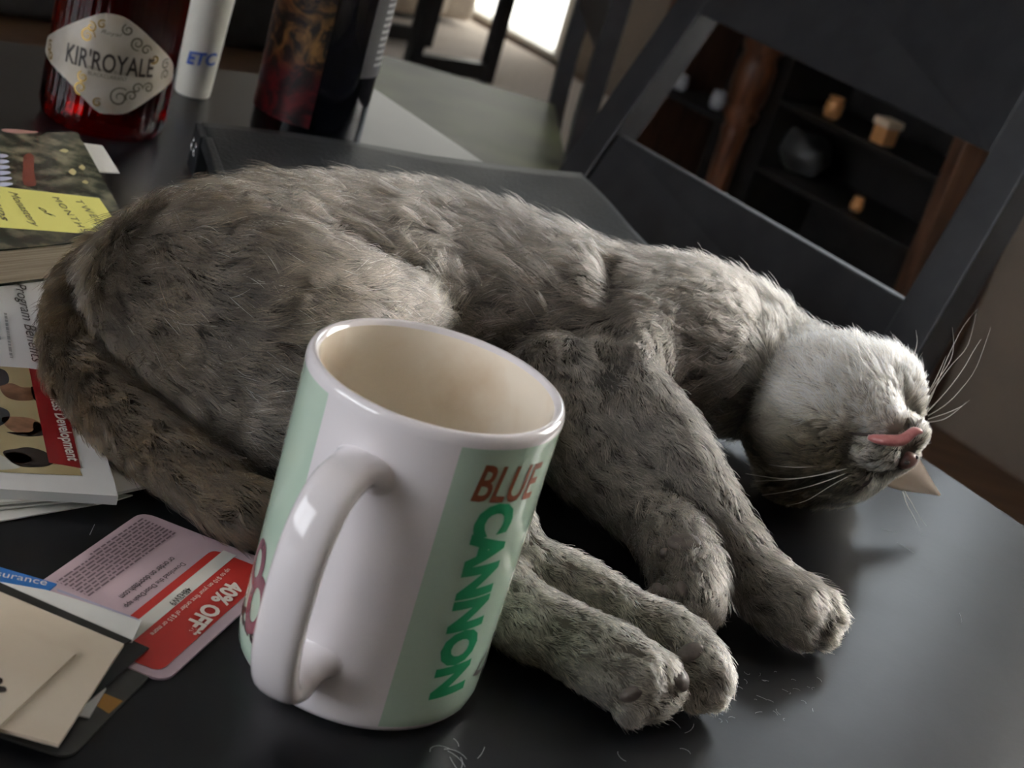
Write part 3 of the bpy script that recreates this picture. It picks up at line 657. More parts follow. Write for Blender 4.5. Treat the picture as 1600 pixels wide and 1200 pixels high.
# follow the seen front edge rather than a perfect square
fr = at(0, 368, zk)-kB; fr /= np.linalg.norm(fr); kb2 = kB+(at(192, 372, zk)-kB)
wk = [kT, at(199, 348, zk), at(196, 371, zk), at(196, 371, zk)+fr*.20, kT+fr*.20]
bo = thing('book', 'thick book with dark green painted cover and yellow title panel, tail beside it', 'book', (sum(wk)/5)[:2].tolist()+[zb])
poly_plate('front_cover', None, zk, .0006, M_bcover, bo, world_pts=wk)
cen = sum(wk)/5
poly_plate('page_block', None, zk-.0008, .0165, M_pages, bo, world_pts=[cen+(p-cen)*.985-np.array([0, 0, .0008]) for p in wk])
poly_plate('back_cover', None, zb+.0009, .0006, M_bcover, bo, world_pts=[np.array([p[0], p[1], zb+.0009]) for p in wk])
flat('title_panel', [(-90, 284), (0, 292), (155, 310), (187, 357), (191, 370), (0, 356), (-90, 349)], zk, principled('yellow_panel', (.66, .62, .17), .5), bo, 'yellow panel printed with the title')
plane_text('TWELVE', (115, 313), (168, 366), .0038, zk, M_olive, bo, spacing=1.3, lift=.0004)
plane_text('MONTHS', (81, 309), (128, 363), .0036, zk, M_olive, bo, spacing=1.3, lift=.0004)
plane_text('of', (58, 325), (77, 340), .0036, zk, M_olive, bo, shear=.4, lift=.0004)
plane_text('Monastery', (8, 300), (46, 354), .0055, zk, M_olive, bo, shear=.3, lift=.0004)
plane_text('Soups', (-22, 298), (-2, 345), .0055, zk, M_olive, bo, shear=.3, lift=.0004)
M_bluew = principled('blue_white_print', (.45, .48, .62), .4); M_rust = principled('rust_print', (.16, .035, .02), .4); M_straw = principled('straw_print', (.48, .42, .20), .4); M_pink = principled('pink_print', (.40, .22, .19), .4)
for k in range(6): y = 241+k*9; flat('painted_stripe', [(-10, y), (5+k*2.2, y), (13+k*1.2, y+3), (5, y+6), (-10, y+5)], zk, M_bluew, bo, rounded=True)
flat('painted_figure', [(38, 243), (52, 243), (53, 268), (56, 290), (37, 288), (36, 262)], zk, M_rust, bo, rounded=True)
for px, py, rx, ry in ((113, 269, 6, 5), (128, 262, 5, 4), (133, 285, 5, 3), (100, 236, 7, 3), (44, 214, 0, 0)):
    if rx: flat('painted_flower', [(px-rx, py), (px, py-ry), (px+rx, py), (px+2, py+ry)], zk, M_straw, bo, rounded=True)
flat('painted_mark', [(5, 202), (30, 203), (60, 207), (30, 209), (6, 206)], zk, M_pink, bo, rounded=True)
props(poly_plate('bookmark', [(110, 221), (160, 227), (187, 270), (150, 268)], zk-.004, .0005, M_paper), 'blank white card poking out of the green book towards the bottle', 'bookmark')
# bottom-left heap: coupon, envelopes, cards
T_, R_, B_ = at(222, 799, .0012), at(452, 889, .0012), at(258, 1066, .0012)
L_c = T_+(B_-R_)
zc = .0012
cp = thing('coupon_card', 'pink and red delivery coupon card lying beside the mug', 'coupon', (sum((T_, R_, B_, L_c))/4)[:2].tolist()+[.0004])
M_pinkc = principled('pink_card', (.50, .37, .41), .45); M_redc = principled('red_card_print', (.48, .03, .025), .45)
poly_plate('card', None, zc, .0008, M_pinkc, cp, rounded=.006, world_pts=[T_, R_, B_, L_c])
def cq(u, v): return T_+(R_-T_)*u+(L_c-T_)*v    # u across (towards the red end), v along
Qr = [cq(.545, .075), cq(.935, .075), cq(.935, .96), cq(.545, .96)]
def rounded(P, r):
    Q = []
    for i in range(len(P)):
        p, a, b = P[i], P[i-1], P[(i+1) % len(P)]; da = (a-p)/np.linalg.norm(a-p); db = (b-p)/np.linalg.norm(b-p)
        for k in range(6): t = k/5; Q.append((1-t)**2*(p+da*r)+2*t*(1-t)*p+t*t*(p+db*r))
    return Q
P = [p+np.array([0, 0, .0002]) for p in rounded(Qr, .004)]; obj('red_panel', P, [tuple(range(len(P)))], M_redc, cp)
P = [cq(u, v)+np.array([0, 0, .0003]) for u, v in ((.60, .056), (.685, .056), (.685, .958), (.60, .958))]; obj('white_strip', P, [(0, 1, 2, 3)], principled('offwhite_strip', (.62, .60, .56), .5), cp)
M_wp = principled('white_letters', (.72, .64, .58), .4)
plane_text('40% OFF*', (357, 908), (279, 984), .0070, zc, M_wp, cp, bold=.04, lift=.0005)
plane_text('up to $10 on your first order of $15 or more', (353, 889), (231, 991), .0024, zc, M_wp, cp, bold=.01, lift=.0005)
plane_text('48H3W9', (291, 919), (262, 944), .0026, zc, M_ink, cp, bold=.01, lift=.0005)
plane_text('Download the DoorDash app', (281, 879), (190, 947), .0026, zc, M_ink, cp, bold=.012, lift=.0004)
plane_text('or order on doordash.com', (267, 871), (184, 933), .0026, zc, M_ink, cp, bold=.012, lift=.0004)
V, F = lines_mesh((272, 833), (136, 932), 10, .00150, .0007, zc, .0004); obj('fine_print', V, F, principled('plum_print', (.14, .09, .11), .5), cp)
bc = sheet('blue_card', 'blue insurance card poking out from under the pink coupon', 'card', [(-60, 873), (0, 886), (89, 912), (60, 936), (-60, 925)], .0022, .0006, principled('blue_card', (.02, .14, .42), .4))
plane_text('insurance', (-26, 897), (72, 916), .0034, .0022, M_wp, bc, lift=.0003)
gc = sheet('grey_card', 'dark grey rounded card with orange patch at the bottom of the heap', 'card', [(120, 950), (252, 1038), (108, 1186), (-60, 1130)], .0008, .0006, noisy(principled('grey_plastic_card', (.05, .05, .045), .4), (.04, .04, .036), (.065, .065, .06), 40, 2), rounded=.005)
flat('orange_patch', [(163, 1084), (192, 1096), (170, 1116), (148, 1102)], .0008, principled('orange_patch', (.42, .20, .03), .4), gc)
props(poly_plate('paper_slip', [(150, 1040), (166, 1076), (140, 1121), (121, 1117)], .0018, .0004, M_paper), 'small white slip peeping out above the grey card', 'paper')
props(poly_plate('black_card', [(150, 975), (233, 1012), (128, 1104), (20, 1050)], .0028, .0006, noisy(principled('black_card', (.008, .008, .009), .5), (.007, .007, .008), (.011, .011, .012), 30, 2)), 'plain black card with pointed corner on the coupon', 'card')
we = sheet('window_envelope', 'white envelope lying across the coupon, its flap edge slanting', 'envelope', [(-60, 902), (0, 909), (74, 922), (222, 969), (207, 1002), (120, 1004), (-60, 950)], .0036, .0006, M_paper)
flat('window_film', [(88, 920), (212, 966), (219, 971), (90, 925)], .0036, principled('iridescent_film', (.42, .40, .52), .15), we)
props(poly_plate('black_strip', [(-60, 895), (0, 910), (206, 1000), (150, 1030), (-60, 960)], .0044, .0006, noisy(principled('black_paper', (.01, .009, .008), .6), (.009, .008, .007), (.013, .012, .011), 30, 2)), 'black strip filling the dark gap between the white and cream envelopes', 'envelope')  # thin black sheet laid in the dark gap between the envelopes
ce = sheet('cream_envelope', 'large cream envelope fanned out at the lower left, corner pointing at the mug', 'envelope', [(-60, 905), (0, 924), (194, 1006), (92, 1163), (-60, 1122)], .0058, .0011, M_cardcream)
ce2 = sheet('cream_envelope', 'upper cream envelope bearing a black ink mark, overlapping the larger one', 'envelope', [(-60, 950), (0, 976), (119, 1021), (0, 1134), (-60, 1170)], .0068, .0009, M_cardcream)
flat('ink_mark', [(-14, 1062), (2, 1060), (3, 1068), (-4, 1072), (8, 1074), (9, 1081), (-2, 1083), (-14, 1080)], .0068, M_ink, ce2, rounded=True)
# lint
V, F = [], []; r_ = random.Random(11); parts = []
for i in range(46):
    if i < 30: px, py = r_.uniform(1120, 1290), r_.uniform(1045, 1130)
    else: px, py = r_.choice([(740, 1180), (690, 1185), (1240, 1150), (150, 850), (1330, 900), (1480, 950), (1060, 1150), (1420, 850), (960, 1160)]); px += r_.uniform(-25, 25); py += r_.uniform(-20, 20)
    c = at(px, py, .0006); L = r_.uniform(.001, .004) if i < 30 else r_.uniform(.004, .011); a = r_.uniform(0, 6.28); cur = r_.uniform(-2.5, 2.5); P = []; p = c.copy()
    for k in range(6): P.append(p.copy()); p[0] += math.cos(a)*L/5; p[1] += math.sin(a)*L/5; a += cur/5*r_.uniform(.4, 1.6)
    parts.append(tube(P, .00008, 4))
V, F = join(*parts); o = obj('lint', V, F, principled('pale_lint', (.6, .6, .6), .8)); props(o, 'pale shed hairs and lint scattered on the black table near the paws', 'lint', kind='stuff')
# ------------------------------------------------------------------ the cat
import openvdb
RADD = {'torso': .22, 'thigh': .25, 'hind_a': .10, 'hind_b': .10, 'fore_a': .10, 'fore_b': .10, 'tail': .05, 'head': .0}
def pz(x, y, zc): return at(x, y, zc/100.0)
HC = at(1306, 664, .043)
HF = Xc*.55+(-Yc)*.33+(-Fc)*.77; HF /= np.linalg.norm(HF)
HL = Xc*.8+(-Yc)*(-.38)+(-Fc)*(-.45); HL -= HF*(HL@HF); HL /= np.linalg.norm(HL)
HD = np.cross(HF, HL); HD = HD if HD@(Yc) > 0 else -HD
def hd(f, l, d): return HC+HF*f+HL*l+HD*d
def wp3_(x, y, dd): return CP+ray(x, y)*((HC-CP)@Fc+dd)
# chains: list of (point, radius cm); flow runs along the chain order
CH_ = {}
def chain(group, pts, k=.010, reg='body'):
    pts = [(np.array(p, float), (r+(RADD[group] if r > .8 else 0))/100) for p, r in pts]
    if len(pts) > 2:
        m_ = (len(pts)-1)*4+1; S_ = spline([list(p)+[r] for p, r in pts], m_); pts = [(s[:3], s[3]) for s in S_]
    CH_.setdefault(group, []).append(('c', pts, k, reg))
def ell(group, c, ax, flow, k=.010, reg='body'): CH_.setdefault(group, []).append(('e', (np.array(c), [np.array(a, float) for a in ax], np.array(flow, float)), k, reg))
# torso, neck to rump
chain('torso', [(pz(1215, 603, 4.3), 2.7), (pz(1140, 548, 4.6), 3.3), (pz(1050, 528, 4.8), 3.6), (pz(940, 505, 4.6), 3.5), (pz(810, 470, 4.6), 3.9), (pz(660, 432, 4.6), 4.2), (pz(500, 430, 4.6), 4.25), (pz(380, 440, 4.6), 4.15), (pz(290, 455, 4.3), 3.6), (pz(235, 462, 3.8), 2.8)], .012)
chain('torso', [(pz(1060, 560, 4.8), 3.0), (pz(960, 560, 4.3), 3.3), (pz(880, 545, 4.0), 3.4), (pz(760, 520, 3.8), 3.4), (pz(640, 500, 3.6), 3.4)], .035)          # chest and belly
# thigh of the upper hind leg
chain('thigh', [(pz(300, 460, 5.3), 3.6), (pz(400, 500, 5.4), 3.8), (pz(510, 510, 5.2), 3.2), (pz(590, 505, 5.0), 2.2), (pz(640, 493, 4.8), 1.4)], .014)
chain('thigh', [(pz(300, 515, 3.4), 3.4), (pz(400, 590, 3.4), 3.2), (np.array([-.045, .548, .030]), 2.4), (np.array([-.030, .535, .022]), 1.9)], .014)
# hind legs
chain('hind_a', [(np.array([-.055, .56, .030]), 2.3), (np.array([-.03, .530, .020]), 1.75), (np.array([.003, .512, .0165]), 1.45), (pz(800, 950, 1.5), 1.30), (pz(880, 995, 1.45), 1.20), (pz(945, 1030, 1.5), 1.30), (pz(988, 1056, 1.5), 1.22)], .008, 'paw')
chain('hind_b', [(np.array([-.02, .57, .045]), 2.2), (np.array([.0, .555, .030]), 1.5), (pz(800, 862, 2.2), 1.15), (pz(900, 915, 1.9), 1.02), (pz(985, 965, 1.6), .98), (pz(1050, 1005, 1.4), 1.18), (pz(1085, 1038, 1.4), 1.12)], .008, 'paw')
def toes(group, palm, T):
    for x, y, z, r in T:
        b = pz(x, y, z); chain(group, [(palm*.45+b*.55, r*1.05), (b, r)], .0042, 'paw')
toes('hind_a', pz(990, 1058, 1.5), [(1034, 1050, 1.9, .60), (1040, 1078, 1.3, .63), (1020, 1098, .95, .60), (984, 1106, .85, .55)])
toes('hind_b', pz(1085, 1042, 1.4), [(1110, 1036, 1.9, .52), (1122, 1060, 1.4, .56), (1112, 1082, .95, .55), (1084, 1086, .85, .50)])
# upper foreleg
chain('fore_a', [(pz(1075, 510, 5.6), 3.0), (pz(995, 550, 5.3), 2.4), (pz(965, 600, 4.9), 1.9), (pz(1035, 680, 4.2), 1.60), (pz(1095, 770, 3.1), 1.28), (pz(1150, 850, 2.2), 1.08), (pz(1195, 915, 1.6), 1.14), (pz(1238, 946, 1.5), 1.22)], .007, 'leg')
toes('fore_a', pz(1238, 946, 1.5), [(1284, 940, 1.85, .58), (1297, 966, 1.35, .62), (1284, 988, .95, .60), (1248, 988, .85, .55)])
# lower foreleg, wrist folded so the pads face us
chain('fore_b', [(pz(880, 620, 3.4), 2.7), (pz(905, 690, 2.6), 2.0), (pz(965, 755, 2.0), 1.6), (pz(1020, 805, 1.8), 1.40), (pz(1055, 845, 1.9), 1.42), (pz(1075, 895, 1.7), 1.36), (pz(1082, 935, 1.45), 1.12)], .007, 'leg')
toes('fore_b', pz(1072, 915, 1.6), [(1108, 935, 1.5, .50), (1100, 962, 1.0, .52), (1072, 968, .8, .50), (1034, 930, 1.5, .46)])
# tail
tailp = [(175, 420, 3.9, 1.35), (138, 448, 3.3, 1.25), (117, 505, 2.5, 1.22), (124, 575, 2.0, 1.2), (170, 638, 1.8, 1.18), (245, 700, 1.75, 1.15), (325, 755, 1.7, 1.1), (400, 800, 1.55, 1.0)]
tp_ = [(pz(a, b, c), r) for a, b, c, r in tailp]+[(np.array([-.052, .512, .0135]), 1.0)]
chain('tail', tp_, .004, 'tail')
# head (own frame: f forward, l towards the far cheek, d towards the chin)
def hel(c, r, flow=None, k=.006, grp='head', reg='head'):
    fl = HF*-1 if flow is None else HF*flow[0]+HL*flow[1]+HD*flow[2]
    ell(grp, hd(*c), [HF*r[0], HL*r[1], HD*r[2]], fl, k, reg)
hel((-.004, 0, -.004), (.038, .0385, .034))
for sg in (-1, 1):
    hel((.008, sg*.023, .010), (.021, .019, .020), (-.8, sg*.5, .4))          # cheeks
    hel((.0355, sg*.0088, .0065), (.0115, .0105, .0088), (-.7, sg*.7, .1), .0065)  # whisker pads
    hel((.023, sg*.016, -.010), (.011, .011, .011), (-1, sg*.2, -.2), .006)     # brow round the eye
    hel((-.010, sg*.024, -.026), (.010, .011, .016), (-.3, sg*.3, -1), .006)    # ear base
hel((.026, 0, .0165), (.0155, .0115, .0095), (-1, 0, .5), .0045)               # chin and jaw
hel((.010, 0, .020), (.022, .020, .015), (-1, 0, .3), .008)
hel((.033, 0, -.001), (.015, .0065, .0070), (-1, 0, -.3), .005)                # bridge of the nose
chain('head', [(hd(-.004, 0, .012), 2.9), (pz(1225, 590, 4.4), 2.9), (pz(1170, 560, 4.6), 3.0)], .012, 'neck')
VOX = .0018
lo = np.array([-.27, .40, -.006]); hi = np.array([.26, .90, .135])
nn = np.ceil((hi-lo)/VOX).astype(int)
def seg_d(P, a, b, ra, rb):
    ab = b-a; t = np.clip(((P-a)@ab)/max(ab@ab, 1e-12), 0, 1); q = P-a-t[..., None]*ab
    return np.sqrt((q*q).sum(-1))-(ra+(rb-ra)*t)
def ell_d(P, c, ax):
    r = [np.linalg.norm(a) for a in ax]; u = [a/x for a, x in zip(ax, r)]; q = P-c
    loc = np.stack([q@uu for uu in u], -1); rv = np.array(r); k0 = np.sqrt(((loc/rv)**2).sum(-1)); k1 = np.sqrt(((loc/(rv*rv))**2).sum(-1))+1e-9
    return k0*(k0-1)/k1
def smin(a, b, k):
    h = np.clip(.5+.5*(b-a)/k, 0, 1); return b*(1-h)+a*h-k*h*(1-h)
def boxsl(pmin, pmax):
    i0 = np.clip(np.floor((pmin-lo)/VOX).astype(int), 0, nn-1); i1 = np.clip(np.ceil((pmax-lo)/VOX).astype(int), 1, nn)
    ax = [lo[i]+VOX*np.arange(i0[i], i1[i]) for i in range(3)]
    G = np.stack(np.meshgrid(*ax, indexing='ij'), -1).astype(np.float32); return tuple(slice(a, b) for a, b in zip(i0, i1)), G
GR = {}
for g, prims in CH_.items():
    A = np.full(nn, .06, np.float32)
    for typ, dat, k, reg in prims:
        if typ == 'c':
            P_ = np.array([p for p, r in dat]); mr = max(r for p, r in dat)+.02+k; sb, GB = boxsl(P_.min(0)-mr, P_.max(0)+mr)
            T = np.full(nn, .06, np.float32)
            for (a, ra), (b, rb) in zip(dat[:-1], dat[1:]):
                m_ = max(ra, rb)+.02+k; sl, G = boxsl(np.minimum(a, b)-m_, np.maximum(a, b)+m_)
                T[sl] = np.minimum(T[sl], seg_d(G, a, b, ra, rb).astype(np.float32))
            A[sb] = smin(A[sb], T[sb], k)
        else:
            c, ax, fl = dat; m_ = max(np.linalg.norm(a) for a in ax)+.015; sl, G = boxsl(c-m_, c+m_)
            A[sl] = smin(A[sl], ell_d(G, c, ax).astype(np.float32), k)
    GR[g] = A
def smg(a, b, k): return smin(GR[a] if isinstance(a, str) else a, GR[b] if isinstance(b, str) else b, k)
D = smg('torso', 'thigh', .009); D = smin(D, GR['hind_a'], .006); D = smin(D, GR['hind_b'], .005)
D = smin(D, GR['fore_a'], .0045); D = smin(D, GR['fore_b'], .0045); D = smin(D, GR['tail'], .0022); D = smin(D, GR['head'], .004)
def carve(a, b, r, k):
    global D
    m_ = r+.012; sl, G = boxsl(np.minimum(a, b)-m_, np.maximum(a, b)+m_); D[sl] = -smin(-D[sl], seg_d(G, a, b, r, r*.8).astype(np.float32), k)
MOUTH = [hd(.020, -.0205, .0165), hd(.033, -.0125, .0150), hd(.0425, -.003, .0128), hd(.0425, .003, .0128), hd(.033, .0125, .0150), hd(.020, .0205, .0165)]
for (a, b), r_ in zip(zip(MOUTH[:-1], MOUTH[1:]), (.0006, .0014, .0018, .0014, .0006)): carve(a, b, r_, .002)
carve(hd(.047, 0, .001), hd(.045, 0, .012), .0007, .0015)
for sg in (-1, 1): carve(hd(.036, sg*.013, -.0105), hd(.030, sg*.0235, -.0080), .0010, .002)
gp = [pz(966, 412, 8.6), pz(957, 448, 8.8), pz(945, 490, 8.6), pz(928, 535, 7.8)]
_g0 = np.gradient(D, VOX)
def _s0(A, p): i = np.clip(((p-lo)/VOX).astype(int), 0, nn-1); return A[tuple(i)]
for q in range(len(gp)):
    for _ in range(30):
        n_ = np.array([_s0(g, gp[q]) for g in _g0]); n_ /= np.linalg.norm(n_)+1e-9; gp[q] = gp[q]-n_*_s0(D, gp[q])*.7
for a, b, r_ in zip(gp[:-1], gp[1:], (.0020, .0026, .0028)): carve(a, b, r_, .013)
# flatten on the table
sl, G = boxsl(lo, hi); D = np.maximum(D, (.0015-G[..., 2]).astype(np.float32)); del G
grid = openvdb.FloatGrid(.06); grid.copyFromArray(D, tolerance=0.0)
pts, quads = grid.convertToQuads(isovalue=0.0)
BV = np.array(pts)*VOX+lo; BF = np.array(quads)
_g = np.gradient(D, VOX)
def samp(A, P):
    u = np.clip((P-lo)/VOX, 0, nn-1.001); i = u.astype(int); f = u-i; out = 0
    for dx in (0, 1):
        for dy in (0, 1):
            for dz in (0, 1):
                w_ = (f[:, 0] if dx else 1-f[:, 0])*(f[:, 1] if dy else 1-f[:, 1])*(f[:, 2] if dz else 1-f[:, 2])
                out = out+w_*A[i[:, 0]+dx, i[:, 1]+dy, i[:, 2]+dz]
    return out
def grad(P):
    n_ = np.stack([samp(g, P) for g in _g], -1); return n_/(np.linalg.norm(n_, axis=1)[:, None]+1e-9)
# orient faces outwards
a, b, c = BV[BF[:, 0]], BV[BF[:, 1]], BV[BF[:, 2]]; fn = np.cross(b-a, c-a); gn = grad((a+c)/2)
if (np.sum(fn*gn, 1) < 0).mean() > .5: BF = BF[:, ::-1]
# value noise
_lat = np.random.default_rng(5).random((32, 32, 32))
def vnoise(P, freq, seed=0):
    u = P*freq+seed*17.3; i = np.floor(u).astype(int); f = u-i; f = f*f*(3-2*f); out = 0
    for dx in (0, 1):
        for dy in (0, 1):
            for dz in (0, 1):
                w_ = (f[:, 0] if dx else 1-f[:, 0])*(f[:, 1] if dy else 1-f[:, 1])*(f[:, 2] if dz else 1-f[:, 2])
                out = out+w_*_lat[(i[:, 0]+dx) % 32, (i[:, 1]+dy) % 32, (i[:, 2]+dz) % 32]
    return out
REGS = ['body', 'paw', 'leg', 'tail', 'head', 'neck']
def field(P):
    """weights of the regions and flow direction at points"""
    W = np.zeros((len(P), len(REGS))); FL = np.zeros((len(P), 3)); DT = np.full(len(P), 1.)
    for g, prims in CH_.items():
        for typ, dat, k, reg in prims:
            if typ == 'c':
                ds, fs = [], []
                for (a, ra), (b, rb) in zip(dat[:-1], dat[1:]):
                    ds.append(seg_d(P, a, b, ra, rb)); v = b-a; fs.append(v/(np.linalg.norm(v)+1e-9))
                for d_, f_ in zip(ds, fs):
                    w_ = np.exp(-np.maximum(d_+.002, 0)/.0035); FL += w_[:, None]*f_; W[:, REGS.index(reg)] += w_
            else:
                d_ = ell_d(P, dat[0], dat[1]); w_ = np.exp(-np.maximum(d_+.002, 0)/.0025); f_ = dat[2]/np.linalg.norm(dat[2]); FL += w_[:, None]*f_; W[:, REGS.index(reg)] += w_
    W /= W.sum(1)[:, None]+1e-12; FL /= np.linalg.norm(FL, axis=1)[:, None]+1e-9
    return W, FL
def furcolor(P, W):
    """coat colour at points, by region and position"""
    grey = np.array([.117, .099, .083]); warm = np.array([.046, .034, .021]); cream = np.array([.86, .78, .65]); tan = np.array([.15, .125, .082]); dark = np.array([.03, .026, .022])
    n1, n2 = vnoise(P, 38, 1), vnoise(P, 90, 2)
    C = grey[None]*(.72+.5*n1+.25*n2)[:, None]
    def mixc(C, col, m_): m_ = np.clip(m_, 0, 1)[:, None]; return C*(1-m_)+np.array(col)[None]*m_
    x = P[:, 0]
    C = mixc(C, warm, np.clip((-.045-x)/.09, 0, 1)*.85)                  # darker and browner towards rump
    # soft body bars
    s_ = np.sin((P[:, 0]*np.cos(.35)+P[:, 1]*np.sin(.35))*150+6*vnoise(P, 14, 4)); C = C*(1-.22*np.clip(s_, 0, 1)*W[:, 0])[:, None]
    C = mixc(C, warm*.85*np.array([1.1, 1, .85]), W[:, 3]*.95)
    tb_ = np.sin(np.linalg.norm(P-tp_[0][0], axis=1)*230); C = C*(1-.35*np.clip(tb_, 0, 1)*W[:, 3])[:, None]
    C = mixc(C, [.33, .285, .225], W[:, 1]*.85); C = mixc(C, [.15, .132, .11], W[:, 2]*.5)
    kn = np.exp(-(np.linalg.norm(P-pz(650, 485, 5.6), axis=1)/.017)**2); C = mixc(C, [.50, .43, .33], kn)
    # head
    L = P-HC; f, l, d = L@HF, L@HL, L@HD
    hm = np.clip(W[:, 4]+W[:, 5]*.55, 0, 1)
    Hc = np.tile(np.array([.17, .148, .112]), (len(P), 1))
    Hc = mixc(Hc, cream, np.clip((d-.007-.55*np.clip(-l-.004, 0, 1))/.008+(vnoise(P, 80, 3)-.5)*.6, 0, 1))
    Hc = mixc(Hc, tan, np.clip((-.012-l)/.012, 0, 1)*np.clip((.024-d)/.012, 0, 1)*.75)
    st_ = np.sin(d*420+l*90+f*60)*np.clip((f-.0)*60, 0, 1)*np.clip((.006-d)/.008, 0, 1)*np.clip(abs(l)*60, 0, 1); Hc = mixc(Hc, dark, np.clip(st_, 0, 1)*.75)
    ck = np.sin(d*330-f*150+.8)*np.clip((-.020-l)/.006, 0, 1)*np.clip((.016-d)/.01, 0, 1); Hc = mixc(Hc, dark, np.clip(ck, 0, 1)*.6)
    Hc = mixc(Hc, dark*1.3, np.exp(-((d+.004)/.004)**2)*np.clip((f-.03)/.006, 0, 1)*.5)
    for sg in (-1, 1):
        q_ = np.sqrt(((f-.040)/.012)**2+((l-sg*.0095)/.011)**2+((d-.007)/.009)**2); Hc = mixc(Hc, [.55, .49, .40], np.clip(1.3-q_, 0, .75)); 
        Hc = mixc(Hc, dark, np.clip(np.sin(d*1500), 0, 1)**3*np.clip(1.2-q_, 0, 1)*.7)
    C = C*(1-hm[:, None])+Hc*hm[:, None]
    return np.clip(C, .01, 1)
cat = thing('cat', 'grey tabby cat asleep on its side, head thrown back and tongue out', 'cat', (.0, .6, 0))
Wb, Fb = field(BV); Cb = furcolor(BV, Wb)
bodyo = obj('body', BV, BF.tolist(), principled('shaded_undercoat', (.1, .1, .1), .9), cat, smooth=True)
ca_ = bodyo.data.color_attributes.new('coat', 'FLOAT_COLOR', 'POINT'); ca_.data.foreach_set('color', np.concatenate([Cb*.28, np.ones((len(Cb), 1))], 1).astype(np.float32).ravel())  # coat colour darkened here so gaps between hairs read as shadow
nt = bodyo.data.materials[0].node_tree; an = nt.nodes.new('ShaderNodeAttribute'); an.attribute_name = 'coat'; nt.links.new(an.outputs['Color'], nt.nodes['Principled BSDF'].inputs['Base Color'])
# --- fur
NH = 420000
Q = BV[BF]; e1 = np.linalg.norm(np.cross(Q[:, 1]-Q[:, 0], Q[:, 2]-Q[:, 0]), axis=1); ctr = Q.mean(1); fnn = grad(ctr)
vis = ((CP-ctr)*fnn).sum(1)/np.linalg.norm(CP-ctr, axis=1)
wt = e1*np.where(vis > -.45, 1.0, .25); wt[(ctr[:, 2] < .003) & (fnn[:, 2] < -.5)] = 0
Wc, _ = field(ctr); wt = wt*(1+1.2*Wc[:, 4]+1.5*Wc[:, 1]+.5*Wc[:, 2])
# bare skin: nose, pads
bare = []
def barezone(P): 
    m_ = np.ones(len(P), bool)
    for c, r in bare: m_ &= np.linalg.norm(P-c, axis=1) > r
    return m_
bare.append((hd(.0475, 0, .0005), .0050)); bare.append((hd(.043, -.002, .0135), .0040)); bare.append((hd(.043, .004, .0135), .0036))
PADS = [(pz(1040, 868, 2.3), .0075, 'a'), ]
idx = rng.choice(len(BF), NH, p=wt/wt.sum()); u, v = rng.random(NH), rng.random(NH)
q = Q[idx]; RP = (q[:, 0]*((1-u)*(1-v))[:, None]+q[:, 1]*(u*(1-v))[:, None]+q[:, 2]*(u*v)[:, None]+q[:, 3]*((1-u)*v)[:, None])
RP = RP[barezone(RP)]; NH = len(RP)
Wh, FH = field(RP); Nh = grad(RP); Ch = furcolor(RP, Wh)
T_ = FH-Nh*(FH*Nh).sum(1)[:, None]; T_ /= np.linalg.norm(T_, axis=1)[:, None]+1e-6; Bt = np.cross(Nh, T_)
Llen = Wh@np.array([.0150, .0044, .0080, .0105, .0100, .0125])
ci = np.clip(1-np.abs(RP[:, 0]-.02)/.05, 0, 1)
Llen *= .75+.5*rng.random(NH)
lf = RP-HC; hf_, hl_, hdd_ = lf@HF, lf@HL, lf@HD
face = Wh[:, 4]*np.clip((hf_-.012)/.02, 0, 1); Llen *= 1-.55*face
Llen *= 1+.5*Wh[:, 4]*np.clip((hdd_-.012)/.01, 0, 1)*np.clip((.03-hf_)/.01, 0, 1)
lift = Wh@np.array([.32, .26, .26, .32, .38, .50])
n_a = vnoise(RP, 120, 6)-.5; n_b = vnoise(RP, 330, 7)-.5; n_c = vnoise(RP, 120, 8)-.5
belly = np.clip(1-np.linalg.norm(RP-pz(760, 500, 6), axis=1)/.055, 0, 1)
side = n_a*1.1+n_b*1.3+rng.normal(0, .16, NH)+belly*(vnoise(RP, 200, 9)-.5)*3.5
guard = rng.random(NH) < .05; Llen[guard] *= 1.3; lift = lift+guard*.35*(1-.6*face)
lf2 = np.clip(lift+n_c*.35+rng.normal(0, .10, NH)+belly*.35, .08, 1.2)
D0 = T_+Bt*side[:, None]; D0 /= np.linalg.norm(D0, axis=1)[:, None]
KP = 5; ts = np.linspace(0, 1, KP); XYZ = np.zeros((NH, KP, 3)); XYZ[:, 0] = RP-Nh*.0004
for q in gp: Llen *= 1-.35*np.exp(-(np.linalg.norm(RP-q, axis=1)/.012)**2)
curlv = (rng.normal(0, .25, NH)+n_b*.8)
p = XYZ[:, 0].copy()
for k in range(1, KP):
    li = lf2*(1.15-.9*ts[k]); d_ = D0+Nh*li[:, None]+Bt*(curlv*ts[k])[:, None]; d_[:, 2] -= .10*ts[k]; d_ /= np.linalg.norm(d_, axis=1)[:, None]
    p = p+d_*(Llen/(KP-1))[:, None]; p[:, 2] = np.maximum(p[:, 2], .0006); XYZ[:, k] = p
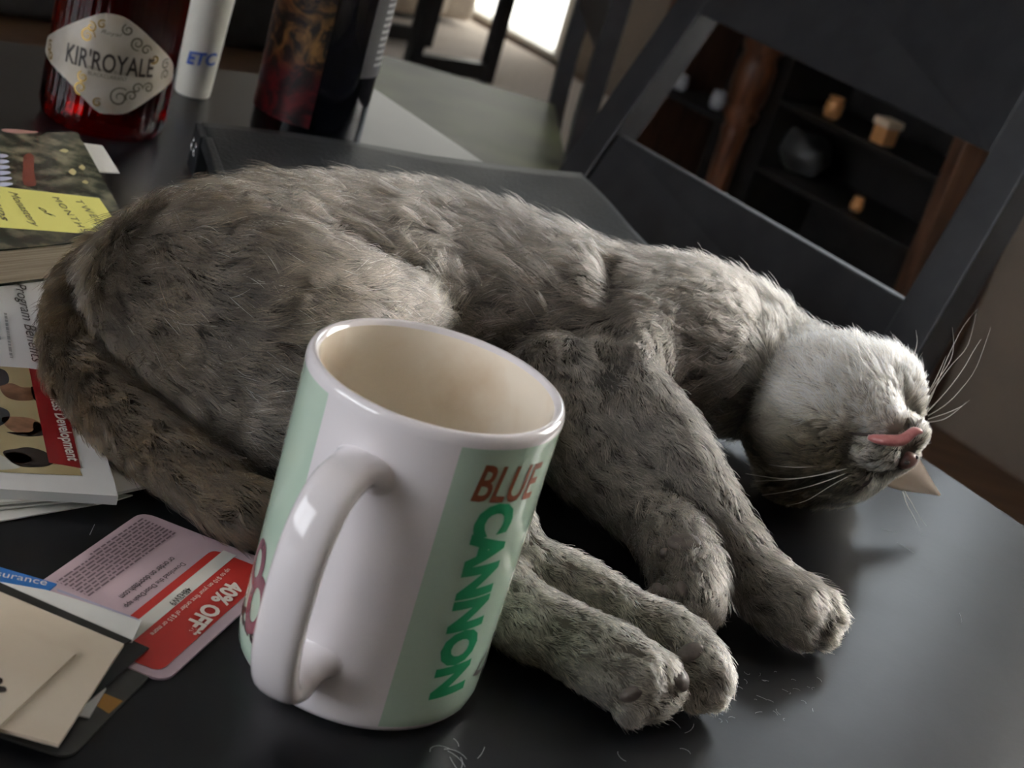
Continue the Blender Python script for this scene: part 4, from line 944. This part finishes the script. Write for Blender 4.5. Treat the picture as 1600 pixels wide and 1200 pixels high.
# clumping
from mathutils import kdtree
def clump(n, strength):
    ci_ = rng.choice(NH, n, replace=False); kd = kdtree.KDTree(n)
    for i, j in enumerate(ci_): kd.insert(XYZ[j, 0], i)
    kd.balance(); near = np.fromiter((kd.find(r)[1] for r in XYZ[:, 0]), int, NH); cc = ci_[near]
    off = XYZ[cc]-XYZ
    cs_ = strength*(1-.55*(Wh[:, 1]+Wh[:, 2]))
    for k in range(1, KP): XYZ[:, k] += off[:, k]*(cs_*ts[k]**1.4)[:, None]
clump(26000, .55)
XYZ[:, :, 2] = np.maximum(XYZ[:, :, 2], .0005)
MCW = MC
rad_ = np.hypot(XYZ[..., 0]-MCW[0], XYZ[..., 1]-MCW[1]); pen = (rad_ < MR+.0008) & (XYZ[..., 2] < .11)
XYZ[..., 0] = np.where(pen, MCW[0]+(XYZ[..., 0]-MCW[0])*(MR+.0008)/rad_, XYZ[..., 0]); XYZ[..., 1] = np.where(pen, MCW[1]+(XYZ[..., 1]-MCW[1])*(MR+.0008)/rad_, XYZ[..., 1])
hv = np.exp(rng.normal(0, .34, NH)+(vnoise(RP, 260, 11)-.5)*1.1+(vnoise(RP+T_*.004, 520, 12)-.5)*.9)*.95; white = rng.random(NH) < .012*Wh[:, 0]
Ch = Ch*hv[:, None]; Ch[white] = Ch[white]*.4+.35
hc = bpy.data.hair_curves.new('fur'); hc.add_curves([KP]*NH)
hc.attributes['position'].data.foreach_set('vector', (XYZ-np.array([0, .6, 0])).astype(np.float32).ravel())
rw = np.array([.00010, .00011, .00010, .00007, .00002]); RR = np.tile(rw, (NH, 1))*(.8+.4*rng.random(NH))[:, None]*(1-.25*Wh[:, 4])[:, None]
ra_ = hc.attributes.get('radius') or hc.attributes.new('radius', 'FLOAT', 'POINT'); ra_.data.foreach_set('value', RR.astype(np.float32).ravel())
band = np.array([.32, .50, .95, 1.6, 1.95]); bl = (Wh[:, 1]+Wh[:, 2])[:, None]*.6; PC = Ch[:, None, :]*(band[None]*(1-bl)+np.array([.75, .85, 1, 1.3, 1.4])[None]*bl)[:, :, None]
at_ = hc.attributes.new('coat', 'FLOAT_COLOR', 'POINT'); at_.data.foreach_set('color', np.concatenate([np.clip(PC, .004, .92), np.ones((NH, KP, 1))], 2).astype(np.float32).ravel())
mf = bpy.data.materials.new('fur'); mf.use_nodes = True; nt = mf.node_tree; nt.nodes.remove(nt.nodes['Principled BSDF'])
hb = nt.nodes.new('ShaderNodeBsdfHairPrincipled'); hb.model = 'CHIANG'; hb.parametrization = 'COLOR'
hb.inputs['Roughness'].default_value = .38; hb.inputs['Radial Roughness'].default_value = .55; hb.inputs['Coat'].default_value = 0.0
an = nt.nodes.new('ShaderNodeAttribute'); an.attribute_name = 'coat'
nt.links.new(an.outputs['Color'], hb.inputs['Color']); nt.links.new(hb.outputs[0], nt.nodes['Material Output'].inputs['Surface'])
hc.materials.append(mf); fo = bpy.data.objects.new('fur', hc); link(fo, cat); fo['kind'] = 'stuff'
# --- face
M_tongue = noisy(principled('tongue', (.50, .17, .17), .3, coat=.4), (.42, .13, .13), (.56, .22, .21), 260, 3, bump=.3); M_nose = noisy(principled('nose_leather', (.2, .09, .08), .4), (.09, .045, .04), (.26, .125, .105), 220, 3, bump=.3)
M_dk = principled('dark_lip', (.03, .02, .02), .35); M_tooth = principled('tooth', (.80, .76, .66), .2, coat=.4)
M_pad = noisy(principled('paw_pad', (.075, .055, .055), .5), (.085, .068, .062), (.15, .12, .105), 250, 3, bump=.4)
tg = spline([list(hd(.0375, -.0155, .0158)), list(hd(.0440, -.0110, .0150)), list(hd(.0480, -.0050, .0142)), list(hd(.0495, .0010, .0165)), list(hd(.0495, .0050, .0140))], 16)
trad = [.0016, .0026, .0033, .0037, .0039, .0040, .0040, .0039, .0038, .0036, .0034, .0032, .0029, .0025, .0018, .0006]
obj('tongue', *tube(tg, trad, 16, flat=.62), M_tongue, cat, smooth=True)
def tooth(a, b, r): return tube([a, a*.6+b*.4, a*.25+b*.75, b], [r, r*.85, r*.5, r*.08], 8)
obj('tooth', *tooth(hd(.036, -.0140, .0118), hd(.0375, -.0150, .0170), .0012), M_tooth, cat, smooth=True)
obj('tooth', *tooth(hd(.0415, .0115, .0118), hd(.0435, .0125, .0158), .0012), M_tooth, cat, smooth=True)
lp = spline([list(hd(.0215, -.0235, .0158)), list(hd(.030, -.0165, .0150)), list(hd(.037, -.0100, .0140)), list(hd(.0435, -.003, .0122)), list(hd(.0435, .003, .0122)), list(hd(.037, .0105, .0140)), list(hd(.030, .0165, .0150))], 30)
obj('lip', *tube(lp, [.0002+.0011*math.sin(math.pi*i/29)**1.5 for i in range(30)], 8), M_dk, cat, smooth=True)
V, F = ellipsoid(hd(.0455, 0, .0002), [HF*.0042, HL*.0056, HD*.0042], 24, 16)
V2 = []
for p_ in V:
    L = np.array(p_)-HC; d_ = L@HD; l_ = L@HL; s_ = 1-.45*np.clip((d_-.0002)/.0042, 0, 1); V2.append(HC+HF*(L@HF)+HL*l_*s_+HD*d_)
nz = obj('nose', V2, F, M_nose, cat, smooth=True)
for sg in (-1, 1): obj('nostril', *ellipsoid(hd(.0482, sg*.0029, .0012), [HF*.0014, HL*.0013, HD*.0009], 12, 8), M_dk, nz, smooth=True)
for sg in (-1, 1):
    ep = spline([list(hd(.0350, sg*.0115, -.0085)), list(hd(.0342, sg*.0160, -.0112)), list(hd(.0305, sg*.0205, -.0115)), list(hd(.0255, sg*.0250, -.0090))], 14)
    obj('closed_eye', *tube(ep, [.0004+.0007*math.sin(math.pi*i/13) for i in range(14)], 8), M_dk, cat, smooth=True)
# ears: curved triangular shells
M_earin = noisy(principled('ear_skin', (.8, .7, .62), .7), (.74, .62, .54), (.86, .78, .70), 60, 3)
nt = M_earin.node_tree; tr = nt.nodes.new('ShaderNodeBsdfTranslucent'); tr.inputs[0].default_value = (.92, .86, .80, 1); mxs = nt.nodes.new('ShaderNodeMixShader'); mxs.inputs[0].default_value = .5
nt.links.new(nt.nodes['Principled BSDF'].outputs[0], mxs.inputs[1]); nt.links.new(tr.outputs[0], mxs.inputs[2]); nt.links.new(mxs.outputs[0], nt.nodes['Material Output'].inputs['Surface'])
def ear(base, tip, wdir, hw, depth):
    V, F = [], []; nu, nv = 12, 12; ax = tip-base; n_ = np.cross(ax, wdir); n_ /= np.linalg.norm(n_)
    for side in (0, 1):
        for i in range(nu+1):
            v = i/nu; w_ = hw*(1-v)*(1+.25*math.sin(math.pi*v))+.0004
            for j in range(nv+1):
                u = j/nv*2-1; V.append(base+ax*v+wdir*u*w_+n_*(depth*(1-v*.7)*(u*u)-side*.0011))
    o_ = (nu+1)*(nv+1)
    for i in range(nu):
        for j in range(nv):
            k = i*(nv+1)+j; F.append((k, k+1, k+nv+2, k+nv+1)); F.append((o_+k, o_+k+nv+1, o_+k+nv+2, o_+k+1))
    rim = [i*(nv+1) for i in range(nu+1)]+[nu*(nv+1)+j for j in range(1, nv+1)]+[i*(nv+1)+nv for i in range(nu-1, -1, -1)]+[j for j in range(nv-1, 0, -1)]
    for a_, b_ in zip(rim, rim[1:]+rim[:1]): F.append((a_, b_, o_+b_, o_+a_))
    V = [np.array([p[0], p[1], max(p[2], .0008)]) for p in V]
    return V, F
eA = hd(.010, .013, -.0325); eB2 = hd(.006, .031, -.015); etip = at(1468, 774, .017); ew_ = eB2-eA
obj('ear', *ear((eA+eB2)/2, etip, ew_/np.linalg.norm(ew_), np.linalg.norm(ew_)/2, .004), M_earin, cat, smooth=True)
# whiskers
M_wh = principled('whisker', (.85, .82, .76), .4)
hdist = (HC-CP)@Fc
def wp3(x, y, dd): return CP+ray(x, y)*(hdist+dd)
WK = [[(1447, 640, -.012), (1462, 605, -.01), (1480, 560, .0), (1504, 512, .01), (1527, 483, .02)],
      [(1446, 633, -.012), (1465, 600, -.01), (1487, 570, 0), (1512, 540, .01), (1525, 490, .02)],
      [(1448, 645, -.012), (1480, 610, -.01), (1506, 575, 0), (1520, 550, .01), (1533, 530, .02)],
      [(1450, 650, -.012), (1478, 632, -.01), (1500, 610, 0), (1525, 575, .01), (1548, 512, .02)],
      [(1450, 655, -.012), (1480, 645, -.01), (1502, 635, 0), (1515, 625, .005)],
      [(1449, 660, -.012), (1475, 655, -.01), (1497, 640, 0), (1510, 628, .005)],
      [(1440, 630, -.012), (1458, 600, -.01), (1470, 575, 0), (1478, 556, .005)],
      [(1444, 628, -.012), (1462, 598, -.01), (1484, 565, 0), (1490, 540, .005), (1488, 512, .01)],
      [(1417, 582, -.01), (1427, 558, -.01), (1433, 535, -.01), (1431, 516, -.01)],
      [(1420, 584, -.01), (1431, 568, -.01), (1442, 550, -.01)],
      [(1412, 766, -.02), (1424, 785, -.022), (1436, 806, -.024), (1448, 822, -.026)],
      [(1410, 768, -.02), (1418, 790, -.022), (1430, 812, -.024), (1441, 836, -.026)],
      [(1336, 728, -.03), (1300, 738, -.034), (1245, 748, -.037), (1180, 752, -.038)],
      [(1334, 734, -.03), (1290, 752, -.034), (1240, 766, -.037), (1190, 774, -.038)],
      [(1330, 722, -.03), (1290, 728, -.034), (1240, 730, -.037), (1200, 726, -.038)],
      [(1338, 738, -.03), (1300, 758, -.034), (1260, 782, -.037), (1228, 790, -.036)],
      [(1336, 725, -.03), (1280, 742, -.034), (1225, 748, -.037), (1165, 740, -.038)]]
for k, pts_ in enumerate(WK):
    S_ = spline([list(wp3(*p_)) for p_ in pts_], 14); S_ = [np.array([p[0], p[1], max(p[2], .001)]) for p in S_]
    obj('whisker', *tube(S_, [.00026*(1-.85*i/13) for i in range(14)], 5), M_wh, cat, smooth=True)
# paw pads seen on the folded paws, plus one dark patch for shade
def pad(px, py, zc, rx, ry, tilt=0.0, name='paw_pad'):
    P = pz(px, py, zc)[None]
    for _ in range(25): P = P-grad(P)*samp(D, P)[:, None]*.8
    n_ = grad(P)[0]; c = P[0]; e = Xc-n_*(Xc@n_); e /= np.linalg.norm(e); g_ = np.cross(n_, e); e2 = e*math.cos(tilt)+g_*math.sin(tilt); g2 = -e*math.sin(tilt)+g_*math.cos(tilt)
    obj(name, *ellipsoid(c+n_*.0002, [e2*rx*.8, g2*ry*.8, n_*.0022], 20, 12), M_pad, cat, smooth=True)
pad(1068, 842, 3.2, .0085, .0062, -.3); pad(1020, 850, 2.8, .0030, .0030)
for a_ in ((1022, 918, 2.0), (1040, 926, 2.0), (1062, 915, 2.4)): pad(*a_, .0034, .0044, .2)
pad(1078, 1018, 2.3, .0062, .0042, .4); pad(1092, 1062, 2.2, .0060, .0048, .3); pad(985, 1085, 1.6, .0052, .0034, .4)  # last pad stands for the dark shading under the near hind paw
